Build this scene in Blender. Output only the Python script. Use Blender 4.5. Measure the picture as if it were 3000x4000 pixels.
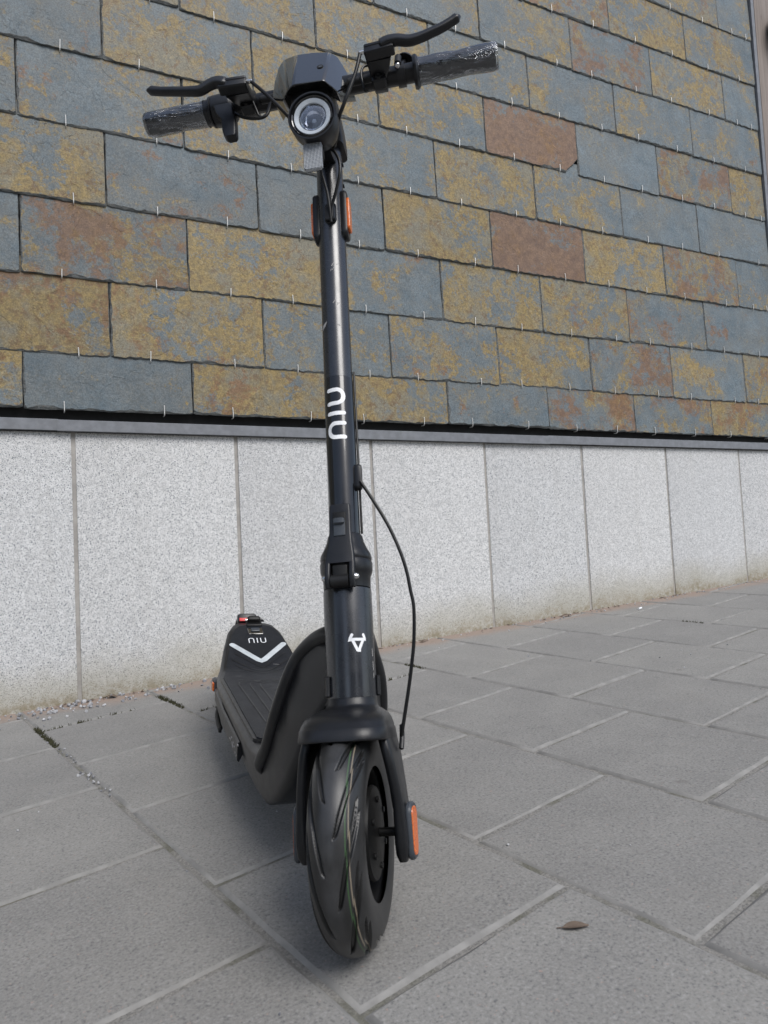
import bpy, bmesh, math, random
import numpy as np
from mathutils import Vector, Matrix, noise

# ------------------------------------------------------------------ clear
for o in list(bpy.data.objects):
    bpy.data.objects.remove(o)
SC = bpy.context.scene
COL = SC.collection
PI = math.pi
V = Vector

# ------------------------------------------------------------------ camera
CR = V((0.8953, -0.4428, -0.0489)); CU = V((0.0211, -0.0675, 0.9975)); CF = V((0.4450, 0.8941, 0.0511))
CAM_LOC = V((0, 0, 0.4003))
cam = bpy.data.cameras.new('camera')
cam.sensor_fit = 'VERTICAL'; cam.sensor_height = 36.0; cam.lens = 36.0 * 2777.87 / 4000.0
cam.clip_start = 0.01; cam.clip_end = 2000
cam.dof.use_dof = True; cam.dof.focus_distance = 1.55; cam.dof.aperture_fstop = 13.0
camo = bpy.data.objects.new('camera', cam); COL.objects.link(camo)
camo.matrix_world = Matrix(((CR.x, CU.x, -CF.x, CAM_LOC.x), (CR.y, CU.y, -CF.y, CAM_LOC.y), (CR.z, CU.z, -CF.z, CAM_LOC.z), (0, 0, 0, 1)))
SC.camera = camo

# ------------------------------------------------------------------ sky and sun (soft overcast daylight)
SUN_EL, SUN_ROT = math.radians(50), math.atan2(0.18, -0.98)
w = bpy.data.worlds.new('World'); SC.world = w; w.use_nodes = True
nt = w.node_tree; bg = nt.nodes['Background']
sky = nt.nodes.new('ShaderNodeTexSky'); sky.sky_type = 'NISHITA'; sky.sun_disc = False
sky.sun_elevation = SUN_EL; sky.sun_rotation = SUN_ROT
sky.air_density = 1.0; sky.dust_density = 1.6; sky.ozone_density = 1.0
hs = nt.nodes.new('ShaderNodeHueSaturation'); hs.inputs['Saturation'].default_value = 0.75      # a veiled, greyed sky
nt.links.new(sky.outputs[0], hs.inputs['Color']); nt.links.new(hs.outputs[0], bg.inputs[0]); bg.inputs[1].default_value = 0.12
sl = bpy.data.lights.new('sun', 'SUN'); sl.energy = 1.5; sl.angle = math.radians(32); sl.color = (1.0, 0.985, 0.96)
so = bpy.data.objects.new('sun', sl); COL.objects.link(so)
sd = V((math.sin(SUN_ROT) * math.cos(SUN_EL), math.cos(SUN_ROT) * math.cos(SUN_EL), math.sin(SUN_EL)))
so.rotation_euler = sd.to_track_quat('Z', 'Y').to_euler(); so.location = sd * 20

vs = SC.view_settings
vs.view_transform = 'Standard'; vs.look = 'None'; vs.gamma = 1.0; vs.exposure = 0.64; vs.use_curve_mapping = False

# ------------------------------------------------------------------ frames measured for this place
WALL_Y = 2.2708
GA, GB, GC = 0.0539, 0.0431, -0.1041            # ground: z = GC + GA*x + GB*y
def gz(x, y): return GC + GA * x + GB * y
GN = V((-GA, -GB, 1)).normalized()
PEX = V((0.9786, 0.1966, 0.0612)).normalized(); PEY = GN.cross(PEX)
MB = Matrix(((-0.1537, 0.9865, 0.0572, 0.3305), (-0.9868, -0.1502, -0.0602, 0.7861), (-0.0508, -0.0657, 0.9965, -0.0524), (0, 0, 0, 1)))
RAKE, STEER, OFF, RW = 0.2852, -0.4792, 0.0174, 0.124
AXD = V((-math.sin(RAKE), 0, math.cos(RAKE)))
def axis_frame(st):
    rm = Matrix.Rotation(st, 3, AXD)
    x = rm @ V((math.cos(RAKE), 0, math.sin(RAKE))); y = rm @ V((0, 1, 0))
    return Matrix(((x.x, y.x, AXD.x, -OFF), (x.y, y.y, AXD.y, 0), (x.z, y.z, AXD.z, RW), (0, 0, 0, 1)))
MS, MU, MI = axis_frame(STEER), axis_frame(0), Matrix.Identity(4)

# ------------------------------------------------------------------ helpers: objects
def put(name, me, parent=None, mat=None, **props):
    o = bpy.data.objects.new(name, me); COL.objects.link(o)
    if parent is not None: o.parent = parent
    if mat is not None: o.matrix_local = mat
    for k, v in props.items(): o[k] = v
    return o
def rot_to(d):
    return V((0, 0, 1)).rotation_difference(V(d).normalized()).to_matrix()
def catmull(p, n=6):
    p = [V(q) for q in p]; out = []
    for i in range(len(p) - 1):
        a = p[i - 1] if i else p[0] * 2 - p[1]; b, c = p[i], p[i + 1]
        d = p[i + 2] if i + 2 < len(p) else p[-1] * 2 - p[-2]
        for k in range(n):
            t = k / n
            out.append(0.5 * ((2 * b) + (c - a) * t + (2 * a - 5 * b + 4 * c - d) * t * t + (3 * b - a - 3 * c + d) * t ** 3))
    out.append(p[-1]); return out
def rrect(hx, hy, r, n=4, cx=0, cy=0):
    r = min(r, hx * 0.999, hy * 0.999); pts = []
    for (sx, sy, a0) in ((1, 1, 0), (-1, 1, PI / 2), (-1, -1, PI), (1, -1, 3 * PI / 2)):
        for k in range(n + 1):
            a = a0 + k * PI / 2 / n
            pts.append((cx + sx * (hx - r) + r * math.cos(a), cy + sy * (hy - r) + r * math.sin(a)))
    return pts
class MBld:
    def __init__(s): s.v = []; s.f = []; s.m = []
    def add(s, v, f, m=0):
        b = len(s.v); s.v += [tuple(q) for q in v]
        for q in f: s.f.append([i + b for i in q]); s.m.append(m)
        return s
    def loft(s, rings, m=0, cap=True, closed=False):
        n = len(rings[0]); v = [q for r in rings for q in r]; f = []
        for i in range(len(rings) - (0 if closed else 1)):
            j = (i + 1) % len(rings)
            for k in range(n):
                f.append((i * n + k, i * n + (k + 1) % n, j * n + (k + 1) % n, j * n + k))
        if cap and not closed:
            f.append(tuple(range(n - 1, -1, -1))); f.append(tuple((len(rings) - 1) * n + k for k in range(n)))
        return s.add(v, f, m)
    def lathe(s, prof, n=32, o=(0, 0, 0), d=(0, 0, 1), m=0, cap=True, closed=False):
        R = rot_to(d); o = V(o); rings = []
        for (r, t) in prof:
            r = max(r, 1e-5)
            rings.append([o + R @ V((r * math.cos(2 * PI * k / n), r * math.sin(2 * PI * k / n), t)) for k in range(n)])
        return s.loft(rings, m, cap, closed)
    def tube(s, pts, r, n=10, m=0, sm=0, dome=True):
        p = catmull(pts, sm) if sm else [V(q) for q in pts]
        L = len(p); rr = r if isinstance(r, (list, tuple)) else [r] * L
        if len(rr) != L: rr = [rr[0] + (rr[-1] - rr[0]) * i / (L - 1) for i in range(L)] if len(rr) == 2 else [np.interp(i / (L - 1), np.linspace(0, 1, len(rr)), rr) for i in range(L)]
        tang = [(p[min(i + 1, L - 1)] - p[max(i - 1, 0)]).normalized() for i in range(L)]
        nrm = tang[0].orthogonal().normalized(); rings = []
        for i in range(L):
            if i:
                q = tang[i - 1].rotation_difference(tang[i]); nrm = (q @ nrm).normalized()
            bn = tang[i].cross(nrm)
            def ring(c, rad): return [c + (nrm * math.cos(2 * PI * k / n) + bn * math.sin(2 * PI * k / n)) * rad for k in range(n)]
            if i == 0 and dome: rings.append(ring(p[0] - tang[0] * rr[0] * .35, rr[0] * .6))
            rings.append(ring(p[i], rr[i]))
            if i == L - 1 and dome: rings.append(ring(p[-1] + tang[-1] * rr[-1] * .35, rr[-1] * .6))
        return s.loft(rings, m)
    def box(s, c, h, r=0.002, R=None, m=0, n=2):
        c = V(c); R = R or Matrix.Identity(3); r = min(r, min(h) * .95)
        lv = [(-h[2], r), (-h[2] + r, 0), (h[2] - r, 0), (h[2], r)]
        rings = [[c + R @ V((x, y, z)) for (x, y) in rrect(h[0] - ins, h[1] - ins, r, n)] for (z, ins) in lv]
        return s.loft(rings, m)
    def prism(s, poly, z0, z1, fn=None, m=0, bev=0.0):
        # poly (a,b) extruded along third coordinate; fn maps (a,b,c)->point
        fn = fn or (lambda a, b, c: V((a, b, c)))
        if bev:
            cx = sum(q[0] for q in poly) / len(poly); cy = sum(q[1] for q in poly) / len(poly)
            def ins(q):
                d = V((q[0] - cx, q[1] - cy)); L = d.length or 1
                return (q[0] - d.x / L * bev, q[1] - d.y / L * bev)
            ip = [ins(q) for q in poly]
            rings = [[fn(*q, z0) for q in ip], [fn(*q, z0 + bev) for q in poly], [fn(*q, z1 - bev) for q in poly], [fn(*q, z1) for q in ip]]
        else:
            rings = [[fn(*q, z0) for q in poly], [fn(*q, z1) for q in poly]]
        return s.loft(rings, m)
    def strokes(s, paths, width, fn, m=0, lift=0.0, sm=0):
        k = 0
        for pth in paths:
            p = [V((a, b, 0)) for a, b in pth]
            if sm: p = catmull(p, sm)
            hw = width / 2; L = len(p); left = []; right = []
            for i in range(L):
                t = (p[min(i + 1, L - 1)] - p[max(i - 1, 0)]).normalized(); nn = V((-t.y, t.x, 0))
                if 0 < i < L - 1:
                    t0 = (p[i] - p[i - 1]).normalized(); c = max(0.5, abs(t0.dot(t))); nn = nn / c
                left.append(p[i] + nn * hw); right.append(p[i] - nn * hw)
            t0 = (p[0] - p[1]).normalized(); t1 = (p[-1] - p[-2]).normalized()
            def capp(c, t):
                nn = V((-t.y, t.x, 0)); return [c + nn * hw * math.cos(a) + t * hw * math.sin(a) for a in [PI * q / 6 for q in range(1, 6)]]
            h = lift + k * 0.00006; k += 1
            vv = [fn(q.x, q.y, h) for q in left] + [fn(q.x, q.y, h) for q in right]
            ff = [(L + i, L + i + 1, i + 1, i) for i in range(L - 1)]
            s.add(vv, ff, m)
            for c, t, a, b in ((p[0], t0, left[0], right[0]), (p[-1], t1, right[-1], left[-1])):
                cc = capp(c, t); loop = [c] + ([b] + list(reversed(cc)) + [a] if False else [])
                ring = [c + V((-t.y, t.x, 0)) * hw] + cc + [c - V((-t.y, t.x, 0)) * hw]
                s.add([fn(q.x, q.y, h) for q in ring], [tuple(range(len(ring) - 1, -1, -1))], m)
        return s
    def mesh(s, name, mats, ang=35, smooth=True, fixn=True):
        me = bpy.data.meshes.new(name); me.from_pydata(s.v, [], s.f)
        for m in mats: me.materials.append(m)
        if len(mats) > 1: me.polygons.foreach_set('material_index', s.m)
        if fixn:
            bm = bmesh.new(); bm.from_mesh(me); bmesh.ops.recalc_face_normals(bm, faces=bm.faces); bm.to_mesh(me); bm.free()
        if smooth:
            me.polygons.foreach_set('use_smooth', [True] * len(me.polygons))
            me.set_sharp_from_angle(angle=math.radians(ang))
        me.update(); return me
    def build(s, name, mats, parent=None, mat=None, ang=35, smooth=True, fixn=True, **props):
        if not isinstance(mats, (list, tuple)): mats = [mats]
        return put(name, s.mesh(name, mats, ang, smooth, fixn), parent, mat, **props)

# ------------------------------------------------------------------ helpers: materials
class NT:
    def __init__(s, name):
        s.mat = bpy.data.materials.new(name); s.mat.use_nodes = True
        s.t = s.mat.node_tree; s.b = s.t.nodes['Principled BSDF']; s.out = s.t.nodes['Material Output']
    def n(s, typ, ins=None, **attrs):
        nd = s.t.nodes.new(typ)
        for k, v in attrs.items(): setattr(nd, k, v)
        for k, v in (ins or {}).items(): s.set(nd, k, v)
        return nd
    def set(s, nd, k, v):
        sock = nd.inputs[k]
        if hasattr(v, 'links') or isinstance(v, bpy.types.NodeSocket): s.t.links.new(v, sock)
        else: sock.default_value = v
    def noise(s, vec, scale, detail=4, rough=.55, dist=0.0):
        return s.n('ShaderNodeTexNoise', {'Vector': vec, 'Scale': scale, 'Detail': detail, 'Roughness': rough, 'Distortion': dist}).outputs['Fac']
    def voro(s, vec, scale, feature='F1', out='Distance'):
        return s.n('ShaderNodeTexVoronoi', {'Vector': vec, 'Scale': scale}, feature=feature).outputs[out]
    def math(s, op, a, b=0.0, c=None, clamp=False):
        nd = s.n('ShaderNodeMath', {0: a, 1: b}, operation=op, use_clamp=clamp)
        if c is not None: s.set(nd, 2, c)
        return nd.outputs[0]
    def vmath(s, op, a, b=(0, 0, 0)):
        return s.n('ShaderNodeVectorMath', {0: a, 1: b}, operation=op).outputs[0]
    def step(s, v, lo, hi):
        nd = s.n('ShaderNodeMapRange', {'Value': v, 'From Min': lo, 'From Max': hi}); nd.interpolation_type = 'SMOOTHSTEP'
        return nd.outputs[0]
    def mix(s, f, a, b, blend='MIX'):
        nd = s.n('ShaderNodeMix', data_type='RGBA', blend_type=blend); nd.clamp_factor = True
        s.set(nd, 0, f); s.set(nd, 6, a); s.set(nd, 7, b); return nd.outputs[2]
    def attr(s, name):
        return s.n('ShaderNodeAttribute', attribute_name=name, attribute_type='OBJECT').outputs['Fac']
    def obj(s): return s.n('ShaderNodeTexCoord').outputs['Object']
    def pos(s): return s.n('ShaderNodeNewGeometry').outputs['Position']
    def rand(s): return s.n('ShaderNodeObjectInfo').outputs['Random']
    def sep(s, v): return s.n('ShaderNodeSeparateXYZ', {0: v}).outputs
    def bump(s, h, strength=.3, dist=.001):
        nd = s.n('ShaderNodeBump', {'Height': h, 'Strength': strength, 'Distance': dist}); return nd.outputs[0]
    def fin(s, **k):
        for kk, v in k.items(): s.set(s.b, kk.replace('_', ' '), v)
        return s.mat
def C(r, g=None, b=None):
    return (r, r if g is None else g, r if b is None else b, 1.0)
def srgb(r, g, b):
    f = lambda c: (c / 255 / 12.92) if c / 255 <= .04045 else ((c / 255 + .055) / 1.055) ** 2.4
    return (f(r), f(g), f(b), 1.0)

def plain(name, col, rough=.5, metallic=0.0, bump=0.0, bscale=400, wear=0.0, dust=0.0, **kw):
    t = NT(name); co = t.obj(); c = col
    n1 = t.noise(co, 35, 5, .6)
    c = t.mix(t.step(n1, .3, .75), col, tuple(min(1, x * 1.35 + .002) for x in col[:3]) + (1,))
    if dust:
        nz = t.noise(co, 60, 6, .7); up = t.sep(t.n('ShaderNodeNewGeometry').outputs['Normal'])[2]
        f = t.math('MULTIPLY', t.step(nz, .45, .8), dust); c = t.mix(f, c, C(.22, .21, .19))
    if wear:
        nw = t.noise(co, 90, 3, .5, 2.0); f = t.math('MULTIPLY', t.step(nw, .70, .74), wear); c = t.mix(f, c, C(.25))
    r = t.math('ADD', t.math('MULTIPLY', t.noise(co, 55, 4), .16), rough - .08)
    k = dict(Base_Color=c, Roughness=r, Metallic=metallic); k.update(kw)
    if bump: k['Normal'] = t.bump(t.noise(co, bscale, 2, .5), bump, .0005)
    return t.fin(**k)

M = {}
M['satin'] = plain('satin_black_metal', C(.006, .0064, .0075), .32, .0, .10, 900, dust=.01, Specular_IOR_Level=.38)
M['stemmat'] = plain('charcoal_stem_paint', C(.0095, .0110, .0145), .27, .0, .06, 900, dust=.012, Specular_IOR_Level=.85)
M['frame'] = plain('black_frame_paint', C(.0062, .0068, .0082), .34, 0, .12, 700, dust=.03, Specular_IOR_Level=.40)
M['plastic'] = plain('black_plastic', C(.0062, .0068, .0084), .36, 0, .20, 1200, dust=.015, Specular_IOR_Level=.42)
M['dark'] = plain('dark_plastic', C(.006), .5, 0, .2, 800, Specular_IOR_Level=.35)
M['gloss'] = plain('gloss_black_film', C(.004, .0045, .006), .16, 0, dust=.01, Specular_IOR_Level=.4, Coat_Weight=.5, Coat_Roughness=.03)
M['piano'] = plain('gloss_black_cover', C(.004), .10, 0, dust=.015, Coat_Weight=1.0, Coat_Roughness=.03)
M['greyplastic'] = plain('grey_plastic', C(.034, .040, .048), .42, 0, .15, 900)
M['cable'] = plain('black_cable', C(.006), .36, Specular_IOR_Level=.3)
M['white'] = plain('white_decal', C(.72, .73, .74), .45)
M['reflwhite'] = plain('white_reflective_tape', C(.46, .49, .50), .45, 0, .2, 1500)
M['steel'] = plain('bright_steel', C(.55), .25, 1.0)
M['chrome'] = plain('reflector_chrome', C(.70, .73, .78), .14, 1.0)
M['red'] = plain('red_label', C(.55, .03, .03), .4)
M['matrubber'] = plain('rubber_mat', C(.009, .0105, .014), .46, 0, .3, 1500, dust=.02, Specular_IOR_Level=.26)
M['ring'] = plain('milky_light_ring', C(.42, .46, .50), .18)

def amber():
    t = NT('orange_reflector'); co = t.obj()
    v = t.voro(co, 420)
    c = t.mix(t.step(v, .1, .7), C(.85, .20, .02), C(.62, .11, .01))
    return t.fin(Base_Color=c, Roughness=.22, Normal=t.bump(v, .5, .0006), Coat_Weight=.5)
M['amber'] = amber()
def prism_clear():
    t = NT('clear_prismatic_reflector'); co = t.obj(); s = t.sep(co)
    a = t.math('SINE', t.math('MULTIPLY', t.math('ADD', s[1], s[2]), 1500)); b = t.math('SINE', t.math('MULTIPLY', t.math('SUBTRACT', s[1], s[2]), 1500))
    h = t.math('MULTIPLY', a, b)
    c = t.mix(t.step(h, -.5, .6), C(.05, .055, .065), C(.50, .53, .56))
    return t.fin(Base_Color=c, Roughness=.4, Metallic=.0, Normal=t.bump(h, .5, .0006), Coat_Weight=.0)
M['prism'] = prism_clear()
def lens():
    t = NT('clear_lens'); fr = t.n('ShaderNodeFresnel', {'IOR': 1.5}).outputs[0]
    gl = t.n('ShaderNodeBsdfGlossy', {'Color': C(1), 'Roughness': .02}); tr = t.n('ShaderNodeBsdfTransparent', {'Color': C(.96, .97, 1.0)})
    m = t.n('ShaderNodeMixShader', {0: fr, 1: tr.outputs[0], 2: gl.outputs[0]}); t.t.links.new(m.outputs[0], t.out.inputs[0]); return t.mat
M['lens'] = lens()
def film():
    t = NT('clear_crinkled_film'); co = t.obj()
    mp = t.n('ShaderNodeMapping', {'Vector': co, 'Scale': (30, 9, 30)}).outputs[0]
    n = t.noise(mp, 1.0, 6, .65, 1.6)
    ridge = t.math('ABSOLUTE', t.math('SUBTRACT', n, .5))
    crease = t.math('SUBTRACT', 1.0, t.step(ridge, .0, .014))
    nm = t.bump(t.math('ADD', n, t.math('MULTIPLY', crease, -.25)), .45, .006)
    gl = t.n('ShaderNodeBsdfGlossy', {'Color': C(.9, .93, .97), 'Roughness': .05, 'Normal': nm})
    df = t.n('ShaderNodeBsdfDiffuse', {'Color': C(.55, .57, .6)})
    tr = t.n('ShaderNodeBsdfTransparent')
    fr = t.n('ShaderNodeFresnel', {'IOR': 1.55, 'Normal': nm}).outputs[0]
    f = t.math('ADD', t.math('MULTIPLY', fr, 1.7), .03, clamp=True)
    m1 = t.n('ShaderNodeMixShader', {0: f, 1: tr.outputs[0], 2: gl.outputs[0]})
    patch = t.math('ADD', t.math('MULTIPLY', t.step(t.noise(mp, .6, 3, .5), .52, .70), .10), t.math('MULTIPLY', crease, .30))
    m2 = t.n('ShaderNodeMixShader', {0: patch, 1: m1.outputs[0], 2: df.outputs[0]})
    t.t.links.new(m2.outputs[0], t.out.inputs[0]); return t.mat
M['film'] = film()
def tyre_mat():
    t = NT('tyre_rubber'); co = t.obj(); s = t.sep(co)
    y = s[1]
    c = t.mix(t.step(t.noise(co, 40, 5, .6), .35, .7), C(.008), C(.014))
    # worn dusty running band
    band = t.math('MULTIPLY', t.math('SUBTRACT', 1.0, t.step(t.math('ABSOLUTE', y), .004, .013)), t.step(t.noise(co, 25, 6, .7), .25, .6))
    proud = t.math('SUBTRACT', 1.0, t.n('ShaderNodeAttribute', attribute_name='groove').outputs['Fac'])     # groove shade painted in: dusty tone only on the tread blocks
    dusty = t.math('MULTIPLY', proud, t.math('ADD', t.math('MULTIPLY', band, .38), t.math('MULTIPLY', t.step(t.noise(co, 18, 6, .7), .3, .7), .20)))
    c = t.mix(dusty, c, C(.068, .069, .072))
    c = t.mix(t.math('SUBTRACT', 1.0, proud), c, C(.007))  # darkens the grooves, their shade painted into the rubber colour
    def line(y0, w): return t.math('MULTIPLY', t.math('SUBTRACT', 1.0, t.step(t.math('ABSOLUTE', t.math('SUBTRACT', y, y0)), w * .6, w)), t.step(t.noise(co, 30, 3), .30, .48))
    c = t.mix(line(.0165, .0008), c, C(.035, .075, .03)); c = t.mix(line(.0195, .0007), c, C(.19, .16, .12))
    return t.fin(Base_Color=c, Roughness=.40, Normal=t.bump(t.noise(co, 500, 3), .12, .0006))
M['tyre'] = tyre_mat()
def stem_scuff():
    t = NT('pale_scuff'); return t.fin(Base_Color=C(.42, .41, .40), Roughness=.8)
M['scuff'] = stem_scuff()

def slate_mat():
    t = NT('slate'); co = t.obj(); rnd = t.rand()
    off = t.n('ShaderNodeCombineXYZ', {0: t.math('MULTIPLY', rnd, 37.0), 1: t.math('MULTIPLY', rnd, 91.0), 2: t.math('MULTIPLY', rnd, 53.0)}).outputs[0]
    p = t.vmath('ADD', co, off)
    oc, ru, sp, ton = t.attr('ochre'), t.attr('rust'), t.attr('speck'), t.attr('tone')
    big = t.noise(p, 4.5, 3, .5, .6); med = t.noise(p, 14, 6, .65, .4); fine = t.noise(p, 70, 5, .7); grit = t.noise(p, 260, 3, .6)
    base = t.mix(t.step(med, .3, .7), C(.098, .132, .156), C(.158, .194, .216))
    base = t.mix(t.math('MULTIPLY', t.step(fine, .35, .75), .6), base, C(.135, .155, .165))
    base = t.mix(t.math('MULTIPLY', t.step(big, .35, .65), .45), base, C(.150, .155, .150))
    # ochre bloom: big shapes with frayed outlines
    om = t.math('ADD', t.math('ADD', t.math('MULTIPLY', big, .44), t.math('MULTIPLY', t.noise(p, 20, 6, .7, .5), .44)), t.math('MULTIPLY', t.noise(p, 75, 6, .75), .40))
    th = t.math('SUBTRACT', .765, t.math('MULTIPLY', oc, .245))
    omask = t.step(t.math('SUBTRACT', om, th), -.020, .045)
    ohalo = t.step(t.math('SUBTRACT', om, th), -.16, .02)
    och = t.mix(t.step(fine, .3, .7), C(.205, .150, .062), C(.350, .245, .078))
    och = t.mix(t.step(t.noise(p, 9, 4, .6), .45, .65), och, C(.215, .195, .140))
    och = t.mix(t.math('MULTIPLY', t.step(t.noise(p, 34, 6, .75, .6), .52, .62), .80), och, C(.165, .092, .036))
    och = t.mix(t.math('MULTIPLY', t.step(t.noise(p, 52, 5, .7), .56, .66), .6), och, C(.36, .285, .145))
    c = t.mix(t.math('MULTIPLY', ohalo, .28), base, C(.19, .175, .140))
    c = t.mix(t.math('MULTIPLY', omask, .80), c, och)
    # rust
    p2 = t.vmath('ADD', p, (11.3, 4.1, 7.7))
    rb = t.math('ADD', t.math('MULTIPLY', t.noise(p2, 6.5, 3, .5, .5), .54), t.math('ADD', t.math('MULTIPLY', t.noise(p2, 28, 6, .7), .40), t.math('MULTIPLY', t.noise(p2, 90, 5, .75), .30)))
    rth = t.math('SUBTRACT', .800, t.math('MULTIPLY', ru, .33))
    rmask = t.step(t.math('SUBTRACT', rb, rth), -.025, .055)
    rus = t.mix(t.step(t.noise(p2, 45, 4, .6), .3, .7), C(.155, .082, .045), C(.235, .132, .070))
    c = t.mix(t.math('MULTIPLY', rmask, .78), c, rus)
    # dark specks where the stone has been eaten
    dm = t.math('MULTIPLY', t.step(t.noise(p, 120, 3, .7), .60, .68), t.step(t.noise(p2, 10, 3), .42, .6))
    c = t.mix(t.math('MULTIPLY', t.math('MULTIPLY', dm, sp), .85), c, C(.045, .035, .027))
    c = t.mix(1.0, c, t.mix(t.step(t.math('ADD', t.math('MULTIPLY', grit, .5), t.math('MULTIPLY', t.noise(p, 130, 4, .7), .5)), .34, .68), C(.76, .76, .75), C(1.28, 1.28, 1.27)), 'MULTIPLY')
    c = t.mix(1.0, c, t.n('ShaderNodeCombineColor', {0: ton, 1: ton, 2: ton}).outputs[0], 'MULTIPLY')
    # cleft ledges: terraces of a low noise
    ter = t.noise(p, 5.5, 5, .55, 1.2); led = t.math('FRACT', t.math('MULTIPLY', ter, 5.0)); step = t.math('ADD', t.math('FLOOR', t.math('MULTIPLY', ter, 5.0)), t.step(led, .93, 1.0))
    h = t.math('ADD', t.math('MULTIPLY', step, .9), t.math('ADD', t.math('MULTIPLY', med, .8), t.math('ADD', t.math('MULTIPLY', fine, .35), t.math('MULTIPLY', grit, .10))))
    return t.fin(Base_Color=c, Roughness=.56, Specular_IOR_Level=.28, Normal=t.bump(h, .42, .0022))
M['slate'] = slate_mat()
def slate_edge():
    t = NT('slate_broken_edge'); co = t.pos()
    mp = t.n('ShaderNodeMapping', {'Vector': co, 'Scale': (28, 200, 120)}).outputs[0]
    n = t.noise(mp, 1.0, 6, .7, .8); f = t.noise(co, 90, 4, .7)
    c = t.mix(t.step(n, .38, .62), C(.060, .066, .066), C(.165, .175, .172)); c = t.mix(t.math('MULTIPLY', t.step(f, .5, .8), .5), c, C(.13, .10, .065))
    return t.fin(Base_Color=c, Roughness=.7, Normal=t.bump(t.math('ADD', n, t.math('MULTIPLY', f, .4)), .9, .004))
M['slate_edge'] = slate_edge()

def granite():
    t = NT('speckled_granite'); co = t.pos(); rnd = t.rand()
    p = t.vmath('ADD', co, t.n('ShaderNodeCombineXYZ', {0: t.math('MULTIPLY', rnd, 13.0), 1: 0.0, 2: t.math('MULTIPLY', rnd, 7.0)}).outputs[0])
    v1 = t.noise(p, 270, 3, .6, .4); v2 = t.noise(p, 420, 2, .6); v3 = t.noise(p, 120, 4, .65)
    c = t.mix(t.step(v3, .35, .68), C(.69, .69, .685), C(.515, .515, .51))
    c = t.mix(t.step(v1, .55, .62), c, C(.165, .185, .205))
    c = t.mix(t.math('MULTIPLY', t.step(v2, .59, .66), .9), c, C(.085, .095, .11))
    c = t.mix(t.math('MULTIPLY', t.step(t.noise(p, 310, 2), .60, .68), .7), c, C(.82))
    c = t.mix(t.math('MULTIPLY', t.step(t.noise(p, 16, 2, .4), .765, .785), .6), c, C(.70, .70, .69))
    c = t.mix(t.math('MULTIPLY', t.step(t.noise(co, 1.8, 4), .4, .75), .14), c, C(.42, .40, .37))
    dr = t.noise(t.n('ShaderNodeMapping', {'Vector': co, 'Scale': (26, 26, 1.1)}).outputs[0], 1.0, 5, .6)
    c = t.mix(t.math('MULTIPLY', t.step(dr, .52, .74), .16), c, C(.36, .35, .32))
    c = t.mix(1.0, c, t.mix(rnd, C(.95, .955, .96), C(1.05, 1.045, 1.035)), 'MULTIPLY')
    s = t.sep(co); hgt = t.math('SUBTRACT', s[2], t.math('ADD', t.math('MULTIPLY', s[0], GA), GC + GB * WALL_Y))
    st = t.math('ADD', hgt, t.math('MULTIPLY', t.math('SUBTRACT', t.noise(co, 5, 5, .65), .5), .16))
    # algae and splash dirt along the foot of the stone
    f1 = t.math('SUBTRACT', 1.0, t.step(st, .02, .17)); f2 = t.math('SUBTRACT', 1.0, t.step(st, -.01, .055))
    c = t.mix(t.math('MULTIPLY', f1, .55), c, C(.31, .285, .20), 'MIX')
    c = t.mix(t.math('MULTIPLY', t.math('MULTIPLY', f2, t.step(t.noise(co, 60, 4, .7), .3, .62)), .75), c, C(.20, .155, .075))
    return t.fin(Base_Color=c, Roughness=.72, Normal=t.bump(t.math('ADD', v1, v2), .35, .0012))
M['granite'] = granite()
M['sealant'] = plain('joint_sealant', C(.30, .285, .262), .8, 0, .4, 300, dust=.2)
M['flash'] = plain('grey_flashing', C(.155, .163, .176), .5, 0.0, .05, 300, dust=.12)
M['hub'] = plain('hub_black', C(.0035), .5, Specular_IOR_Level=.2)
M['void'] = plain('dark_backing', C(.012), .8)  # near-black paints in the shade of the gaps in the wall cladding
M['hook'] = plain('pale_steel_hook', C(.56, .55, .52), .45, .3)
def timber():
    t = NT('weathered_timber'); co = t.pos(); rnd = t.rand()
    mp = t.n('ShaderNodeMapping', {'Vector': co, 'Scale': (60, 60, 3)}).outputs[0]; mp = t.vmath('ADD', mp, t.n('ShaderNodeCombineXYZ', {0: t.math('MULTIPLY', rnd, 40.0)}).outputs[0])
    n = t.noise(mp, 1, 6, .65, .5)
    c = t.mix(t.step(n, .3, .7), C(.20, .165, .142), C(.285, .240, .210)); kn = t.step(t.voro(t.n('ShaderNodeMapping', {'Vector': co, 'Scale': (9, 9, 4)}).outputs[0], 1.0), .12, .05)
    c = t.mix(t.math('MULTIPLY', kn, .5), c, C(.09, .06, .045))
    return t.fin(Base_Color=c, Roughness=.75, Normal=t.bump(n, .4, .002))
M['timber'] = timber()

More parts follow.
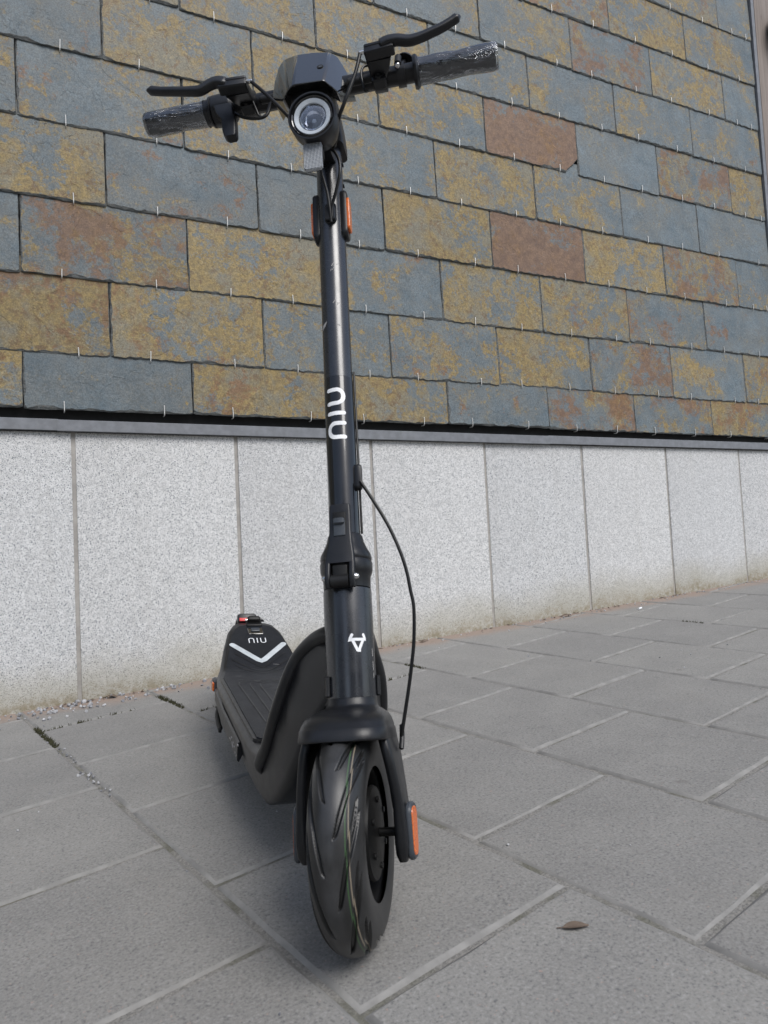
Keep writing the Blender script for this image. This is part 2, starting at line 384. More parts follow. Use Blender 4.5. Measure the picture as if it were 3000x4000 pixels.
def paver_mat():
    t = NT('concrete_paver'); co = t.pos(); rnd = t.rand()
    p = t.vmath('ADD', co, t.n('ShaderNodeCombineXYZ', {0: t.math('MULTIPLY', rnd, 17.0), 1: t.math('MULTIPLY', rnd, 5.0)}).outputs[0])
    n1 = t.noise(p, 260, 4, .7); n2 = t.noise(p, 110, 4, .6); n3 = t.noise(p, 7, 5, .6); n4 = t.noise(co, 1.1, 3, .5)
    c = t.mix(t.step(n3, .3, .7), C(.212, .206, .194), C(.242, .235, .220))
    c = t.mix(t.math('MULTIPLY', t.step(n1, .5, .72), .50), c, C(.37, .365, .355)); c = t.mix(t.math('MULTIPLY', t.step(n1, .5, .28), .72), c, C(.065, .068, .074))
    c = t.mix(t.math('MULTIPLY', t.step(n2, .58, .72), .30), c, C(.12, .123, .13))
    c = t.mix(t.math('MULTIPLY', t.step(t.noise(p, 190, 2), .68, .74), .6), c, C(.36, .26, .22))
    v = t.n('ShaderNodeCombineColor', {0: t.math('ADD', t.math('MULTIPLY', rnd, .11), .945), 1: t.math('ADD', t.math('MULTIPLY', rnd, .11), .945), 2: t.math('ADD', t.math('MULTIPLY', rnd, .10), .945)}).outputs[0]
    c = t.mix(1.0, c, v, 'MULTIPLY')
    # sandy dirt blotches
    c = t.mix(t.math('MULTIPLY', t.step(t.noise(co, 2.6, 6, .65), .52, .75), .20), c, C(.235, .22, .19))
    c = t.mix(t.math('MULTIPLY', t.step(t.noise(co, 7.5, 3, .5), .735, .775), .45), c, C(.085, .075, .066))
    gum = t.math('MULTIPLY', t.step(t.math('ADD', t.voro(co, 3.1), t.math('MULTIPLY', t.noise(co, 90, 3), .05)), .068, .052), t.step(t.noise(co, 1.7, 2), .45, .55))
    c = t.mix(t.math('MULTIPLY', gum, .42), c, C(.09, .088, .085))
    # rusty wash dropped along the foot of the wall
    s = t.sep(co); d = t.math('SUBTRACT', WALL_Y, s[1]); d = t.math('ADD', d, t.math('MULTIPLY', t.math('SUBTRACT', t.noise(co, 7, 5, .65), .5), .14))
    c = t.mix(t.math('MULTIPLY', t.math('SUBTRACT', 1.0, t.step(d, .035, .13)), .60), c, C(.30, .205, .150))
    return t.fin(Base_Color=c, Roughness=.82, Normal=t.bump(t.math('ADD', n1, t.math('MULTIPLY', n2, .8)), .45, .0016))
M['paver'] = paver_mat()
M['arris'] = plain('skylit_paver_edge', C(.202, .197, .186), .9, 0, .6, 260, dust=.08)  # sky-lit paleness of the chamfers put into the colour
def sand_mat():
    t = NT('joint_sand'); co = t.pos(); n = t.noise(co, 260, 4, .7); m = t.noise(co, 12, 4, .6)
    c = t.mix(t.step(n, .3, .7), C(.145, .140, .130), C(.29, .278, .255)); c = t.mix(t.math('MULTIPLY', t.step(m, .5, .68), .6), c, C(.085, .085, .05))
    return t.fin(Base_Color=c, Roughness=.95, Normal=t.bump(n, .8, .003))
M['sand'] = sand_mat()
def ground_far():
    t = NT('far_paving'); co = t.pos(); c = t.mix(t.noise(co, 3, 6), C(.20), C(.28, .275, .265)); return t.fin(Base_Color=c, Roughness=.9)
M['far'] = ground_far()
def stone_mat():
    t = NT('grit_stone'); co = t.pos(); c = t.mix(t.step(t.voro(co, 90, out='Color'), .0, 1.0), C(.12, .125, .14), C(.50, .50, .50)); return t.fin(Base_Color=c, Roughness=.8)
M['grit'] = stone_mat()
def moss_mat():
    t = NT('moss'); co = t.pos(); c = t.mix(t.noise(co, 160, 3), C(.022, .024, .010), C(.065, .062, .028)); return t.fin(Base_Color=c, Roughness=.95)
M['moss'] = moss_mat()
def leaf_mat():
    t = NT('dry_leaf'); co = t.obj(); c = t.mix(t.noise(co, 140, 4), C(.085, .062, .044), C(.17, .125, .092)); return t.fin(Base_Color=c, Roughness=.7)
M['leaf'] = leaf_mat()

# ------------------------------------------------------------------ ground and pavement
STRUCT = dict(kind='structure')
b = MBld(); E_ = 150.0; X0, X1, Y0, Y1 = -4.2, 7.2, -2.4, 3.0
def gp(x, y, dz=0.0): return (x, y, gz(x, y) + dz)
b.add([gp(-E_, -E_, -.06), gp(E_, -E_, -.06), gp(E_, E_, -.06), gp(-E_, E_, -.06)], [(0, 1, 2, 3)])
b.build('ground', M['far'], smooth=False, fixn=False, **STRUCT)
b = MBld(); b.add([gp(-12, -14, -.0036), gp(14, -14, -.0036), gp(14, 4, -.0036), gp(-12, 4, -.0036)], [(0, 1, 2, 3)])
pave = b.build('pavement', M['sand'], smooth=False, fixn=False, **STRUCT)
PW, PL, PO = 0.33395, 0.3415, 0.4102
def paver_mesh(seed):
    rg = random.Random(seed); j = .0028; hx, hy = PW / 2 - j, PL / 2 - j
    n = 7; out = []
    for (ax_, ay_, bx_, by_) in ((-hx, -hy, hx, -hy), (hx, -hy, hx, hy), (hx, hy, -hx, hy), (-hx, hy, -hx, -hy)):
        for k in range(n):
            f = k / n; e = 0 if k == 0 else rg.uniform(-.0011, .0008)
            x, y = ax_ + (bx_ - ax_) * f, ay_ + (by_ - ay_) * f
            L = max(abs(x) / hx, abs(y) / hy)
            out.append((x * (1 + e / .16), y * (1 + e / .16)))
    def ring(ins, z, jit=0):
        r = []
        for (x, y) in out:
            q = ins + rg.uniform(-jit, jit)
            r.append((max(-hx + q, min(hx - q, x)) if q > 0 else x, max(-hy + q, min(hy - q, y)) if q > 0 else y, z))
        return r
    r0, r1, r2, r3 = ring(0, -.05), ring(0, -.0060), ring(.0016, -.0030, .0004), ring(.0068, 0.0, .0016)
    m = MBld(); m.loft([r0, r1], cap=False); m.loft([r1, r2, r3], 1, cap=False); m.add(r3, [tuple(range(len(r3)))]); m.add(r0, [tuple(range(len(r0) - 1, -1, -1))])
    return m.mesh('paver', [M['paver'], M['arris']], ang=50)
PM = [paver_mesh(k) for k in range(6)]
rg = random.Random(5)
cands = []
for i in range(-14, 22):
    for j in range(-8, 18):
        cx = PO + (i + .5) * PW; cy = .607 - .0 + (j + .5) * PL + (PL / 2 if i % 2 else 0)
        pt = PEX * cx + PEY * cy; pt = V((pt.x, pt.y, gz(pt.x, pt.y)))
        if pt.y > WALL_Y + .28: continue
        d = pt - CAM_LOC; z = d.dot(CF); lat = d.dot(CR)
        vis = z > .1 and abs(lat) < .62 * z + .35
        dist = d.length + (0 if vis else 1.2)
        cands.append((dist, pt))
cands.sort(key=lambda q: q[0])
PR = Matrix(((PEX.x, PEY.x, GN.x), (PEX.y, PEY.y, GN.y), (PEX.z, PEY.z, GN.z)))
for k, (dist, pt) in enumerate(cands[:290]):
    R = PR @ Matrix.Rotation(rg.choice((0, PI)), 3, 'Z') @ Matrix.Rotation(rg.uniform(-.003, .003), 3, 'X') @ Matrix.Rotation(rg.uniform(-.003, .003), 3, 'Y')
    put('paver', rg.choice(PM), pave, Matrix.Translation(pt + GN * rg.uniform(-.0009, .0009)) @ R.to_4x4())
# the paving that carries on out of sight, as one sheet with a hole for the loose slabs
b = MBld(); k = .0
for (dist, pt) in cands[290:]:
    q = [pt + PEX * (sx * (PW / 2 - .003)) + PEY * (sy * (PL / 2 - .003)) - GN * .001 for sx, sy in ((-1, -1), (1, -1), (1, 1), (-1, 1))]
    b.add(q, [(0, 1, 2, 3)])
b.build('paver_field', M['paver'], pave, smooth=False, fixn=False, kind='stuff')

# ------------------------------------------------------------------ building: slate cladding above granite
bld = put('building', None, None, Matrix.Translation((1.6, WALL_Y, gz(1.6, WALL_Y))), label='building wall hung with rusty grey slates above a speckled granite plinth', category='building')
BI = Matrix.Translation((1.6, WALL_Y, gz(1.6, WALL_Y))).inverted()
XL, XR = -1.75, 3.355
def bbox_(b, x0, x1, y0, y1, z0, z1, m=0):
    v = [(x, y, z) for x in (x0, x1) for y in (y0, y1) for z in (z0, z1)]
    b.add(v, [(0, 1, 3, 2), (4, 6, 7, 5), (0, 4, 5, 1), (2, 3, 7, 6), (0, 2, 6, 4), (1, 5, 7, 3)], m)
b = MBld(); bbox_(b, XL, XR - .004, WALL_Y + .022, WALL_Y + .30, .795, 3.75)
swall = b.build('slate_wall', M['void'], bld, BI, smooth=False, label='hung slates fixed with pale steel hooks')
# the same cladding carrying on out of sight, above and to the left
def cladding():
    t = NT('distant_slate'); co = t.pos(); n = t.noise(co, 3, 6, .7); c = t.mix(t.step(n, .4, .6), C(.11, .135, .155), C(.21, .17, .10)); return t.fin(Base_Color=c, Roughness=.55)
M['cladding'] = cladding()
b = MBld(); bbox_(b, -14, XR - .01, WALL_Y - .008, WALL_Y + .3, 3.74, 4.6); bbox_(b, -14, XL, WALL_Y - .008, WALL_Y + .3, .85, 3.735); b.build('cladding', M['cladding'], bld, BI, smooth=False)
b = MBld(); bbox_(b, -14, XL - .002, WALL_Y, WALL_Y + .28, -1.2, .80); b.build('plinth', M['granite'], bld, BI, smooth=False)
ZS, Z1, EXPO = .8525, 1.0165, .2343
def rowz(k): return ZS if k == 0 else Z1 + (k - 1) * EXPO
EV = [-1.44, -.965, -.488, -.012, .468, .944, 1.414, 1.890, 2.368, 2.855, XR]
OD = [-1.68, -1.205, -.728, -.25, .228, .707, 1.182, 1.657, 2.134, 2.612, 3.105, XR]
# per slate: ochre, rust, speckle, tone  (left to right as the photograph shows them)
D0 = (.45, .25, .3, 1.0)
G_, B_, T_, O_, Ru, Mx = (.30, .12, .2, 1.0), (.10, .05, .1, .98), (.60, .18, .3, 1.05), (.86, .30, .5, 1.0), (.45, .92, .2, 1.0), (.55, .55, .6, 1.0)
def s_(o, r, p=.3, t=1.0): return (o, r, p, t)
TONES = {
 0: [D0, D0, s_(.62, .3, .8), s_(.20, .08, .3, .92), s_(.80, .32, .5, .95), s_(.78, .30, .5), s_(.36, .38, .9), s_(.46, .72, .4), s_(.50, .58, .6), s_(.70, .48, .5)],
 1: [D0, D0, D0, s_(.80, .66, .6, .85), s_(.72, .52, .6, .98), s_(.46, .10, .2, .98), s_(.60, .36, 1.0), s_(.72, .32, .9), s_(.46, .58, .6), s_(.32, .12, .7, 1.1), s_(.74, .45, .6)],
 2: [D0, D0, s_(.25, .15, .2, .95), s_(.52, .72, .3, .86), s_(.86, .30, .6, 1.0), s_(.50, .42, .3), s_(.70, .25, .5), s_(.60, .38, .6), s_(.34, .46, .4), s_(.14, .40, .5, 1.05)],
 3: [D0, D0, D0, s_(.80, .40, 1.0, .92), s_(.18, .50, .3, .92), s_(.06, .02, .1, .95), s_(.84, .22, .5, .95), s_(.30, .98, .3, 1.0), s_(.60, .22, .4, 1.08), s_(.58, .68, .6), s_(.48, .3, .4)],
 4: [D0, D0, s_(.36, .3, .3, .9), s_(.50, .44, .3, .95), s_(.56, .12, .2, 1.0), s_(.48, .12, .2), s_(.62, .12, .3), s_(.54, .18, .4, 1.05), s_(.16, .05, .3, 1.08), s_(.20, .08, .3, 1.08)],
 5: [D0, D0, D0, s_(.34, .44, .2, .88), s_(.60, .34, .2, .95), s_(.64, .16, .3, .95), s_(.54, .18, .3), s_(.32, .95, .2, 1.05), s_(.14, .05, .2, 1.12), s_(.50, .66, .6), s_(.62, .2, .4)],
 6: [D0, D0, D0, s_(.45, .2, .2, .9), s_(.52, .2, .2, .92), s_(.66, .16, .6), s_(.44, .08, .2), s_(.34, .12, .2, 1.02), s_(.48, .12, .3, 1.05), s_(.40, .12, .3, 1.05), s_(.30, .08, .2, 1.05)],
 7: [D0, D0, D0, D0, D0, s_(.4, .2), s_(.36, .08, .2), s_(.48, .10, .3), s_(.34, .64, .3), s_(.60, .14, .3, 1.08), s_(.46, .1, .2, 1.08), s_(.62, .1, .2)],
 8: [D0, D0, D0, D0, D0, D0, s_(.4, .2), s_(.56, .56, .4), s_(.76, .24, .6), s_(.52, .22, .4)],
 9: [D0, D0, D0, D0, D0, D0, D0, D0, s_(.5, .4), s_(.58, .46, .5), s_(.34, .08, .2, 1.08)],
}
def slate_mesh(wd, hv, seed, broken=False):
    """front face, chipped rim and thickness; local x along wall, z up from the slate's foot, y<0 outwards"""
    rg = random.Random(seed); th = rg.uniform(.0045, .0068); H = hv + .05; hw = wd / 2 - rg.uniform(.0004, .0014)
    ns = rg.random() * 100; out = []; inn = []
    nb = 56; nsd = 18
    def nz(a, s, k): return noise.noise(V((a * s + ns, k * 7.3, ns * .37)))
    chipL = rg.uniform(.003, .0075); chipR = rg.uniform(.0015, .0035)
    rc = rg.uniform(.002, .012)
    for k in range(nb + 1):                                   # foot, left to right
        x = -hw + 2 * hw * k / nb
        o = .0018 * nz(x, 18, 1) + .0016 * nz(x, 70, 2); e = min(x + hw, hw - x)
        if e < rc: o += (rc - e) * .45
        i = max(.0012, .0050 + .0075 * nz(x, 13, 3) + .0062 * nz(x, 44, 4) + .003 * nz(x, 120, 13))
        out.append((x, o)); inn.append((max(-hw + chipL, min(hw - chipR, x)), o + i))
    for k in range(1, nsd + 1):                               # right side, upwards
        z = H * k / nsd; o = .0014 * nz(z, 24, 5) + .0009 * nz(z, 80, 6); i = max(.0010, chipR * (.7 + .9 * nz(z, 26, 7)))
        if k == nsd: out.append((hw, H)); inn.append((hw - i, H))
        else: out.append((hw + o * .7, z)); inn.append((hw - i, max(z, .012)))
    for k in range(nsd, 0, -1):                               # left side, downwards
        z = H * k / nsd; o = .0014 * nz(z, 24, 8) + .0009 * nz(z, 80, 9); i = max(.0012, chipL * (.75 + 1.0 * nz(z, 22, 10) + .5 * nz(z, 70, 11)))
        if k == nsd: out.append((-hw, H)); inn.append((-hw + i, H))
        else: out.append((-hw + o * .7, z)); inn.append((-hw + i, max(z, .012)))
    if broken:                                                # the slate with its lower right corner snapped off
        cx, cz = hw - .062, .040
        def cut(q):
            x, z = q
            if x > cx and z < .075 + (x - cx) * .0:
                t = (x - cx) / .062; lim = .010 + .060 * t + .006 * nz(x, 60, 12)
                return (x, max(z, lim))
            return q
        out = [cut(q) for q in out]; inn = [(x, max(z, cut((x, z))[1] + .004)) if x > cx else (x, z) for x, z in inn]
    tl = .0065 / .2343                                 # leans out at the foot
    def Y(z, d): return -.0085 + tl * z - d
    m = MBld(); n = len(out)
    m.add([(x, Y(z, th), z) for x, z in inn], [tuple(range(n - 1, -1, -1))], 0)
    r0 = [(x, Y(z, th), z) for x, z in inn]; r1 = [(x * .999, Y(z, th * rg.uniform(.40, .72)), z * .55 + zi * .45 if z < .03 else z) for (x, z), (xi, zi) in zip(out, inn)]
    r1 = [((x + xi) / 2, Y((z + zi) / 2, th * rg.uniform(.55, .85)), (z + zi) / 2) for (x, z), (xi, zi) in zip(out, inn)]
    r2 = [(x, Y(z, th * rg.uniform(.15, .35)), z) for x, z in out]; r3 = [(x, Y(z, -.001), z) for x, z in out]
    m.loft([r0, r1, r2, r3], 1, cap=False)
    return m.mesh('slate', [M['slate'], M['slate_edge']], ang=28, fixn=False)
hb = MBld()
hk = [V((0, -.0045, .030)), V((0, -.0050, .012)), V((0, -.0075, -.0015)), V((0, -.0050, -.0065)), V((0, .010, -.0068))]
hk = [V((0, .012, -.0062)), V((0, -.0040, -.0068)), V((0, -.0090, -.0040)), V((0, -.0098, .004)), V((0, -.0092, .020)), V((0, -.0080, .0225))]
hb.tube(hk, .0015, 6, sm=4)
HOOK = hb.mesh('slate_hook', [M['hook']])
rg = random.Random(11); sid = 0
for rw in range(0, 12):
    js = EV if rw % 2 == 0 else OD; z0 = rowz(rw); hv = (rowz(1) - ZS) if rw == 0 else EXPO
    tn = TONES.get(rw, [])
    for i in range(len(js) - 1):
        x0, x1 = js[i], js[i + 1]; sid += 1
        if z0 > 2.9 and x1 < .2: continue
        pr = tn[i] if i < len(tn) else (rg.uniform(.3, .7), rg.uniform(.1, .5), .4, 1.0)
        dz = rg.uniform(-.0028, .0028) if rw else rg.uniform(-.002, .002)
        o = put('slate', slate_mesh(x1 - x0, hv, sid * 3 + 1, broken=(rw == 5 and i == 7)), swall, Matrix.Translation((0, 0, 0)))
        o.matrix_parent_inverse = Matrix.Identity(4)
        o.matrix_local = Matrix.Translation(((x0 + x1) / 2, WALL_Y, z0 + dz)) @ Matrix.Rotation(rg.uniform(-.004, .004), 4, 'Y')
        o['ochre'], o['rust'], o['speck'], o['tone'] = pr[0] * .94, (pr[1] * .86 if pr[1] > .9 else pr[1] * .78), pr[2], pr[3]
        wdt = x1 - x0
        fr = (.27, .78) if wdt > .3 else (.35, .8)
        for f in fr:
            hx = x0 + wdt * (f + rg.uniform(-.05, .05))
            h = put('slate_hook', HOOK, swall, None)
            h.matrix_local = Matrix.Translation((hx, WALL_Y - .0070, z0 + dz + .001)) @ Matrix.Rotation(rg.uniform(-.06, .06), 4, 'Y') @ Matrix.Diagonal((1, 1, .9 + rg.random() * .25, 1))

# plinth of granite panels
b = MBld(); bbox_(b, XL, 4.6, WALL_Y + .0035, WALL_Y + .28, -.7, .7895)
pl = b.build('plinth', M['sealant'], bld, BI, smooth=False)
U0, DU = .11697, .48660
rg = random.Random(3)
for i in range(-3, 9):
    x0 = U0 + (i - 1) * DU + .0058; x1 = U0 + i * DU - .0058
    b = MBld(); b.box(((x0 + x1) / 2, WALL_Y + .028 + rg.uniform(-.0012, .0012), .06), ((x1 - x0) / 2, .028, .7285), .0022)
    o = b.build('granite_panel', M['granite'], pl, None, ang=40); o.matrix_local = Matrix.Identity(4)

# folded metal flashing with the dark gap under the slates
rg = random.Random(8)
for (x0, x1, dz, dy) in ((XL, .077, .0015, .0), (.0745, 1.886, .0, -.0016), (1.8835, 4.6, .0018, .0)):
    b = MBld(); yf = WALL_Y - .016 + dy
    prof = [(yf + .002, .787), (yf, .789), (yf, .8200), (yf + .0015, .8215), (yf + .044, .8245), (yf + .044, .8225), (yf + .003, .8190), (yf + .003, .7905)]
    b.loft([[(x0, y, z + dz) for y, z in prof], [(x1, y, z + dz) for y, z in prof]])
    o = b.build('flashing', M['flash'], bld, BI, ang=20)
b = MBld(); bbox_(b, XR - .02, 4.6, WALL_Y + .024, WALL_Y + .3, .795, .87); b.build('gap_backing', M['void'], bld, BI, smooth=False)

# edge of the slate field, then timber boards and a dark panel farther along
b = MBld(); bbox_(b, XR + .004, XR + .026, WALL_Y - .020, WALL_Y + .10, .84, 3.75); b.build('corner_trim', M['flash'], bld, BI, smooth=False)
b = MBld(); bbox_(b, XR + .03, 4.7, WALL_Y + .080, WALL_Y + .3, .88, 3.75)
tw = b.build('timber_wall', M['void'], bld, BI, smooth=False)
x = XR + .030; k = 0
while x < 4.5:
    wd = .098; b = MBld(); b.box((x + wd / 2, WALL_Y + .064 - (k % 2) * .006, 2.91), (wd / 2 - .0022, .012, .84), .003)
    o = b.build('board', M['timber'], tw, None, ang=30); o.matrix_local = Matrix.Identity(4); x += wd; k += 1
x = XR + .030
for row in range(5):
    for q in range(6):
        b = MBld(); b.box((XR + .03 + .12 + q * .24 - (row % 2) * .10, WALL_Y + .068, .985 + row * .235), (.118, .008, .116), .003)
        o = b.build('dark_tile', M['dark'], tw, None); o.matrix_local = Matrix.Identity(4)
lb = put('wall_lamp', None, None, Matrix.Translation((3.655, WALL_Y + .045, 3.06)), label='round black lamp on the timber boards at the right edge', category='lamp')
LM = Matrix.Identity(4)
b = MBld(); b.lathe([(.055, 0), (.055, .02), (.05, .024)], 24, d=(0, -1, 0)); b.build('base', M['plastic'], lb)
b = MBld(); b.lathe([(.0, .022), (.095, .024), (.10, .05), (.10, .09), (.085, .11), (.0, .115)], 32, d=(0, -1, 0)); b.build('shade', M['plastic'], lb)

# ------------------------------------------------------------------ the scooter
sco = put('electric_scooter', None, None, MB, label='black electric kick scooter with plastic-wrapped grips parked in front of the slate wall', category='scooter')
def part(b, name, mats, frame=MS, parent=None, ang=35, **pr):
    return b.build(name, mats, parent or sco, MI if parent else frame, ang=ang, **pr)

# --- wheels -----------------------------------------------------------------
def tyre_mesh():
    NU, NVv = 620, 161; R, hw = RW, .0305
    u = np.linspace(0, 2 * PI, NU, endpoint=False)
    # cross section: rounded crown, shoulder, sidewall, bead
    t = np.linspace(-1, 1, NVv); a = t * math.radians(128)
    yy = hw * np.sin(a) / np.maximum(1, 0 + np.ones_like(a)); rr = R - .0335 * (1 - np.cos(a)) * .95
    yy = np.where(np.abs(a) > PI / 2, np.sign(a) * hw * (.55 + .45 * np.sin(np.abs(a))), yy)
    U, T = np.meshgrid(u, np.arange(NVv), indexing='ij'); Y = yy[T]; Rr = rr[T].copy(); A = np.abs(a[T]); sg = np.sign(Y)
    dep = np.zeros_like(Y); per = 2 * PI / 11
    arc = np.abs(a[T]) * .0305                                   # distance from the crown along the tread
    for (s0, s1, sw, ph, wd) in ((.0040, .0330, .92, 0.0, .0030), (.0150, .0370, .50, .55, .0025)):
        v = np.clip((arc - s0) / (s1 - s0), 0, 1)
        cl = ph * per + sw * v ** 1.25                            # sweeps forward as it nears the shoulder
        d = (U - cl - np.where(sg > 0, 0, .5 * per) + per / 2) % per - per / 2
        ww = wd * np.clip(np.minimum(v * 6, (1 - v) * 5 + .35), 0, 1)
        slope = np.sqrt(1 + (sw * 1.25 * v ** .25 / (s1 - s0) * R) ** 2)
        g = np.clip(1 - np.abs(d) * R / slope / np.maximum(ww, 1e-5), 0, 1) * ((arc > s0) & (arc < s1))
        dep = np.maximum(dep, np.clip(g * 3.0, 0, 1))
    Rr = Rr - dep * .0042 * np.cos(np.minimum(A, 1.2)); Y2 = Y - sg * dep * .0028 * np.sin(np.minimum(A, 1.2))
    vs = np.stack([Rr * np.sin(U), Y2, -Rr * np.cos(U)], -1).reshape(-1, 3)
    f = []
    idx = np.arange(NU * NVv).reshape(NU, NVv)
    a0 = idx[:, :-1]; a1 = idx[:, 1:]; b0 = np.roll(idx, -1, 0)[:, :-1]; b1 = np.roll(idx, -1, 0)[:, 1:]
    F = np.stack([a0, a1, b1, b0], -1).reshape(-1, 4)
    me = bpy.data.meshes.new('tyre'); me.from_pydata(vs.tolist(), [], F.tolist()); me.materials.append(M['tyre'])
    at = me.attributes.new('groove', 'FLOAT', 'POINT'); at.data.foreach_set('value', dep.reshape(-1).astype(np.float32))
    bm = bmesh.new(); bm.from_mesh(me); bmesh.ops.recalc_face_normals(bm, faces=bm.faces); bm.to_mesh(me); bm.free()
    me.polygons.foreach_set('use_smooth', [True] * len(me.polygons)); me.update(); return me
TYRE = tyre_mesh()
def wheel(frame, label):
    b = MBld()
    b.lathe([(.070, -.021), (.083, -.021), (.086, -.017), (.079, -.013), (.076, 0), (.079, .013), (.086, .017), (.083, .021), (.070, .021), (.068, .010), (.068, -.010)], 48, d=(0, 1, 0), closed=True, cap=False)
    b.lathe([(.001, -.022), (.026, -.022), (.028, -.016), (.028, .016), (.026, .022), (.001, .022)], 32, d=(0, 1, 0))
    for k in range(6):
        a = k * PI / 3 + .3; rd = V((math.cos(a), 0, math.sin(a))); tn = V((-math.sin(a), 0, math.cos(a)))
        rings = []
        for (t, h, w_) in ((.022, .013, .010), (.045, .009, .0065), (.071, .010, .010)):
            rings.append([rd * t + tn * x + V((0, y, 0)) for x, y in rrect(w_, h, .003)])
        b.loft(rings)
    r = part(b, 'wheel', M['dark'], frame, label=label)
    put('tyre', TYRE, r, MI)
    b = MBld(); b.lathe([(.001, .0), (.050, .0), (.052, .003), (.050, .007), (.030, .011), (.001, .011)], 40, o=(0, .019, 0), d=(0, 1, 0)); part(b, 'brake_drum', M['hub'], parent=r)
    for k in range(6):
        a = k * PI / 3; b = MBld(); b.lathe([(.0001, 0), (.0035, 0), (.0035, .002), (.0001, .003)], 12, o=(.036 * math.cos(a), .029, .036 * math.sin(a)), d=(0, 1, 0)); part(b, 'bolt', M['dark'], parent=r)
    b = MBld(); b.tube([(0, -.058, 0), (0, .058, 0)], .005, 14); part(b, 'axle', M['hub'], parent=r)
    return r
AXL = V((OFF * math.cos(RAKE), 0, -OFF * math.sin(RAKE)))
wheel(MS @ Matrix.Translation(AXL) @ Matrix.Rotation(RAKE, 4, 'Y') @ Matrix.Rotation(.35, 4, 'Y'), 'front wheel with fine curved tread grooves')
wheel(Matrix.Translation((-1.09, 0, RW * .88)) @ Matrix.Scale(.88, 4), 'rear wheel hidden under the raised tail')

# --- fork -------------------------------------------------------------------
b = MBld(); N_ = 6
secs = [(.151, .0305, -.0305, .0305, .030), (.140, .0315, -.0315, .0315, .0305), (.1365, .0330, -.033, .0350, .032), (.1330, .0392, -.035, .0480, .034), (.1290, .0445, -.036, .0635, .034), (.1235, .0482, -.036, .0770, .034), (.1165, .0505, -.036, .0850, .034), (.1120, .0512, -.036, .0875, .033), (.1113, .0516, -.036, .0884, .033), (.1000, .0526, -.036, .0910, .033), (.0985, .0521, -.035, .0910, .033), (.0975, .0512, -.034, .0895, .032)]
b.loft([[V(((x0_ + x1_) / 2 + x, y, z)) for x, y in rrect((x1_ - x0_) / 2, hy, r, N_)] for (z, hy, x0_, x1_, r) in secs])
fork = part(b, 'fork', M['plastic'], ang=50)
for sgn in (1, -1):
    b = MBld()
    ls = [(.112, .0440, .0060, .036, .014), (.096, .0460, .0062, .038, .016), (.085, .0488, .0064, .037, .018), (.070, .0515, .0062, .034, .019), (.045, .0550, .0062, .029, .019), (.020, .0572, .0066, .025, .018), (.000, .0578, .0075, .0235, .018), (-.015, .0578, .0078, .0220, .018), (-.028, .0575, .0070, .0180, .018), (-.036, .0570, .0045, .0105, .018)]
    b.loft([[V((xo + x, sgn * yc + y, z)) for x, y in rrect(hx, hy, .005, 3)] for (z, yc, hy, hx, xo) in ls])
    part(b, 'leg', M['plastic'], parent=fork, ang=45)
    # axle cover with its orange reflector
    def onside(a_, b_, c_): return V((.018 + a_ * .98, sgn * (c_ - .13 * a_), -.004 + b_))
    pill = [(x * .86 if y < 0 else x, y) for x, y in rrect(.0140, .031, .011, 5)]
    b = MBld(); b.prism(pill, .0640, .0715, onside, bev=.0022); c_ = part(b, 'axle_cover', M['greyplastic'], parent=fork)
    b = MBld(); b.prism([(x * .74, y * .84) for x, y in pill], .0706, .0722, onside, bev=.0005); part(b, 'side_reflector', M['amber'], parent=fork)
b = MBld(); b.tube([(-.006, .0600, .112), (-.002, .0600, .098), (.002, .0590, .085)], .0032, 10, sm=4); part(b, 'cable_stop', M['plastic'], parent=fork)

# --- head tube (does not turn with the bar) -----------------------------------
b = MBld(); b.lathe([(.0285, .1465), (.0312, .1475), (.0313, .150), (.0315, .281), (.0312, .2835), (.0290, .2845)], 64)
ht = part(b, 'head_tube', M['stemmat'], MU)
b = MBld(); b.lathe([(.0285, .143), (.0290, .1475)], 48); part(b, 'bearing_gap', M['dark'], parent=ht)
for sgn in (1, -1):
    b = MBld(); b.box((.006, sgn * .0325, .162), (.006, .0025, .0125), .0012); part(b, 'stop_tab', M['plastic'], parent=ht)
def oncyl(rad, z0, up=1, y0=0.0):
    return lambda a_, b_, h: V(((rad + h) * math.cos((a_ + y0) / rad), (rad + h) * math.sin((a_ + y0) / rad), z0 + b_))
k = .0218
emb = [[(-.33, .46), (-.47, .20), (.0, .20), (.47, .20), (.36, .46)], [(-.31, .17), (-.16, -.15), (-.03, -.42), (.05, -.42), (.17, -.15), (.33, .17)]]
emb = [[(x * k, y * k) for x, y in q] for q in emb]
def dens(p, n=5):
    o = []
    for i in range(len(p) - 1):
        for t in range(n): o.append((p[i][0] + (p[i + 1][0] - p[i][0]) * t / n, p[i][1] + (p[i + 1][1] - p[i][1]) * t / n))
    return o + [p[-1]]
b = MBld(); b.strokes([dens(q, 4) for q in emb], .0036, oncyl(.0315, .2125, y0=.0022), lift=.0003); part(b, 'emblem', M['white'], parent=ht, fixn=False)
b = MBld()
for (p0, p1) in (((.0258, .190), (.0262, .180)), ((.0255, .206), (.0258, .197)), ((.027, .176), (.0262, .171))):
    b.strokes([dens([p0, p1], 3)], .0012, oncyl(.0315, 0.0), lift=.0003)
part(b, 'scuff', M['scuff'], parent=ht, fixn=False)

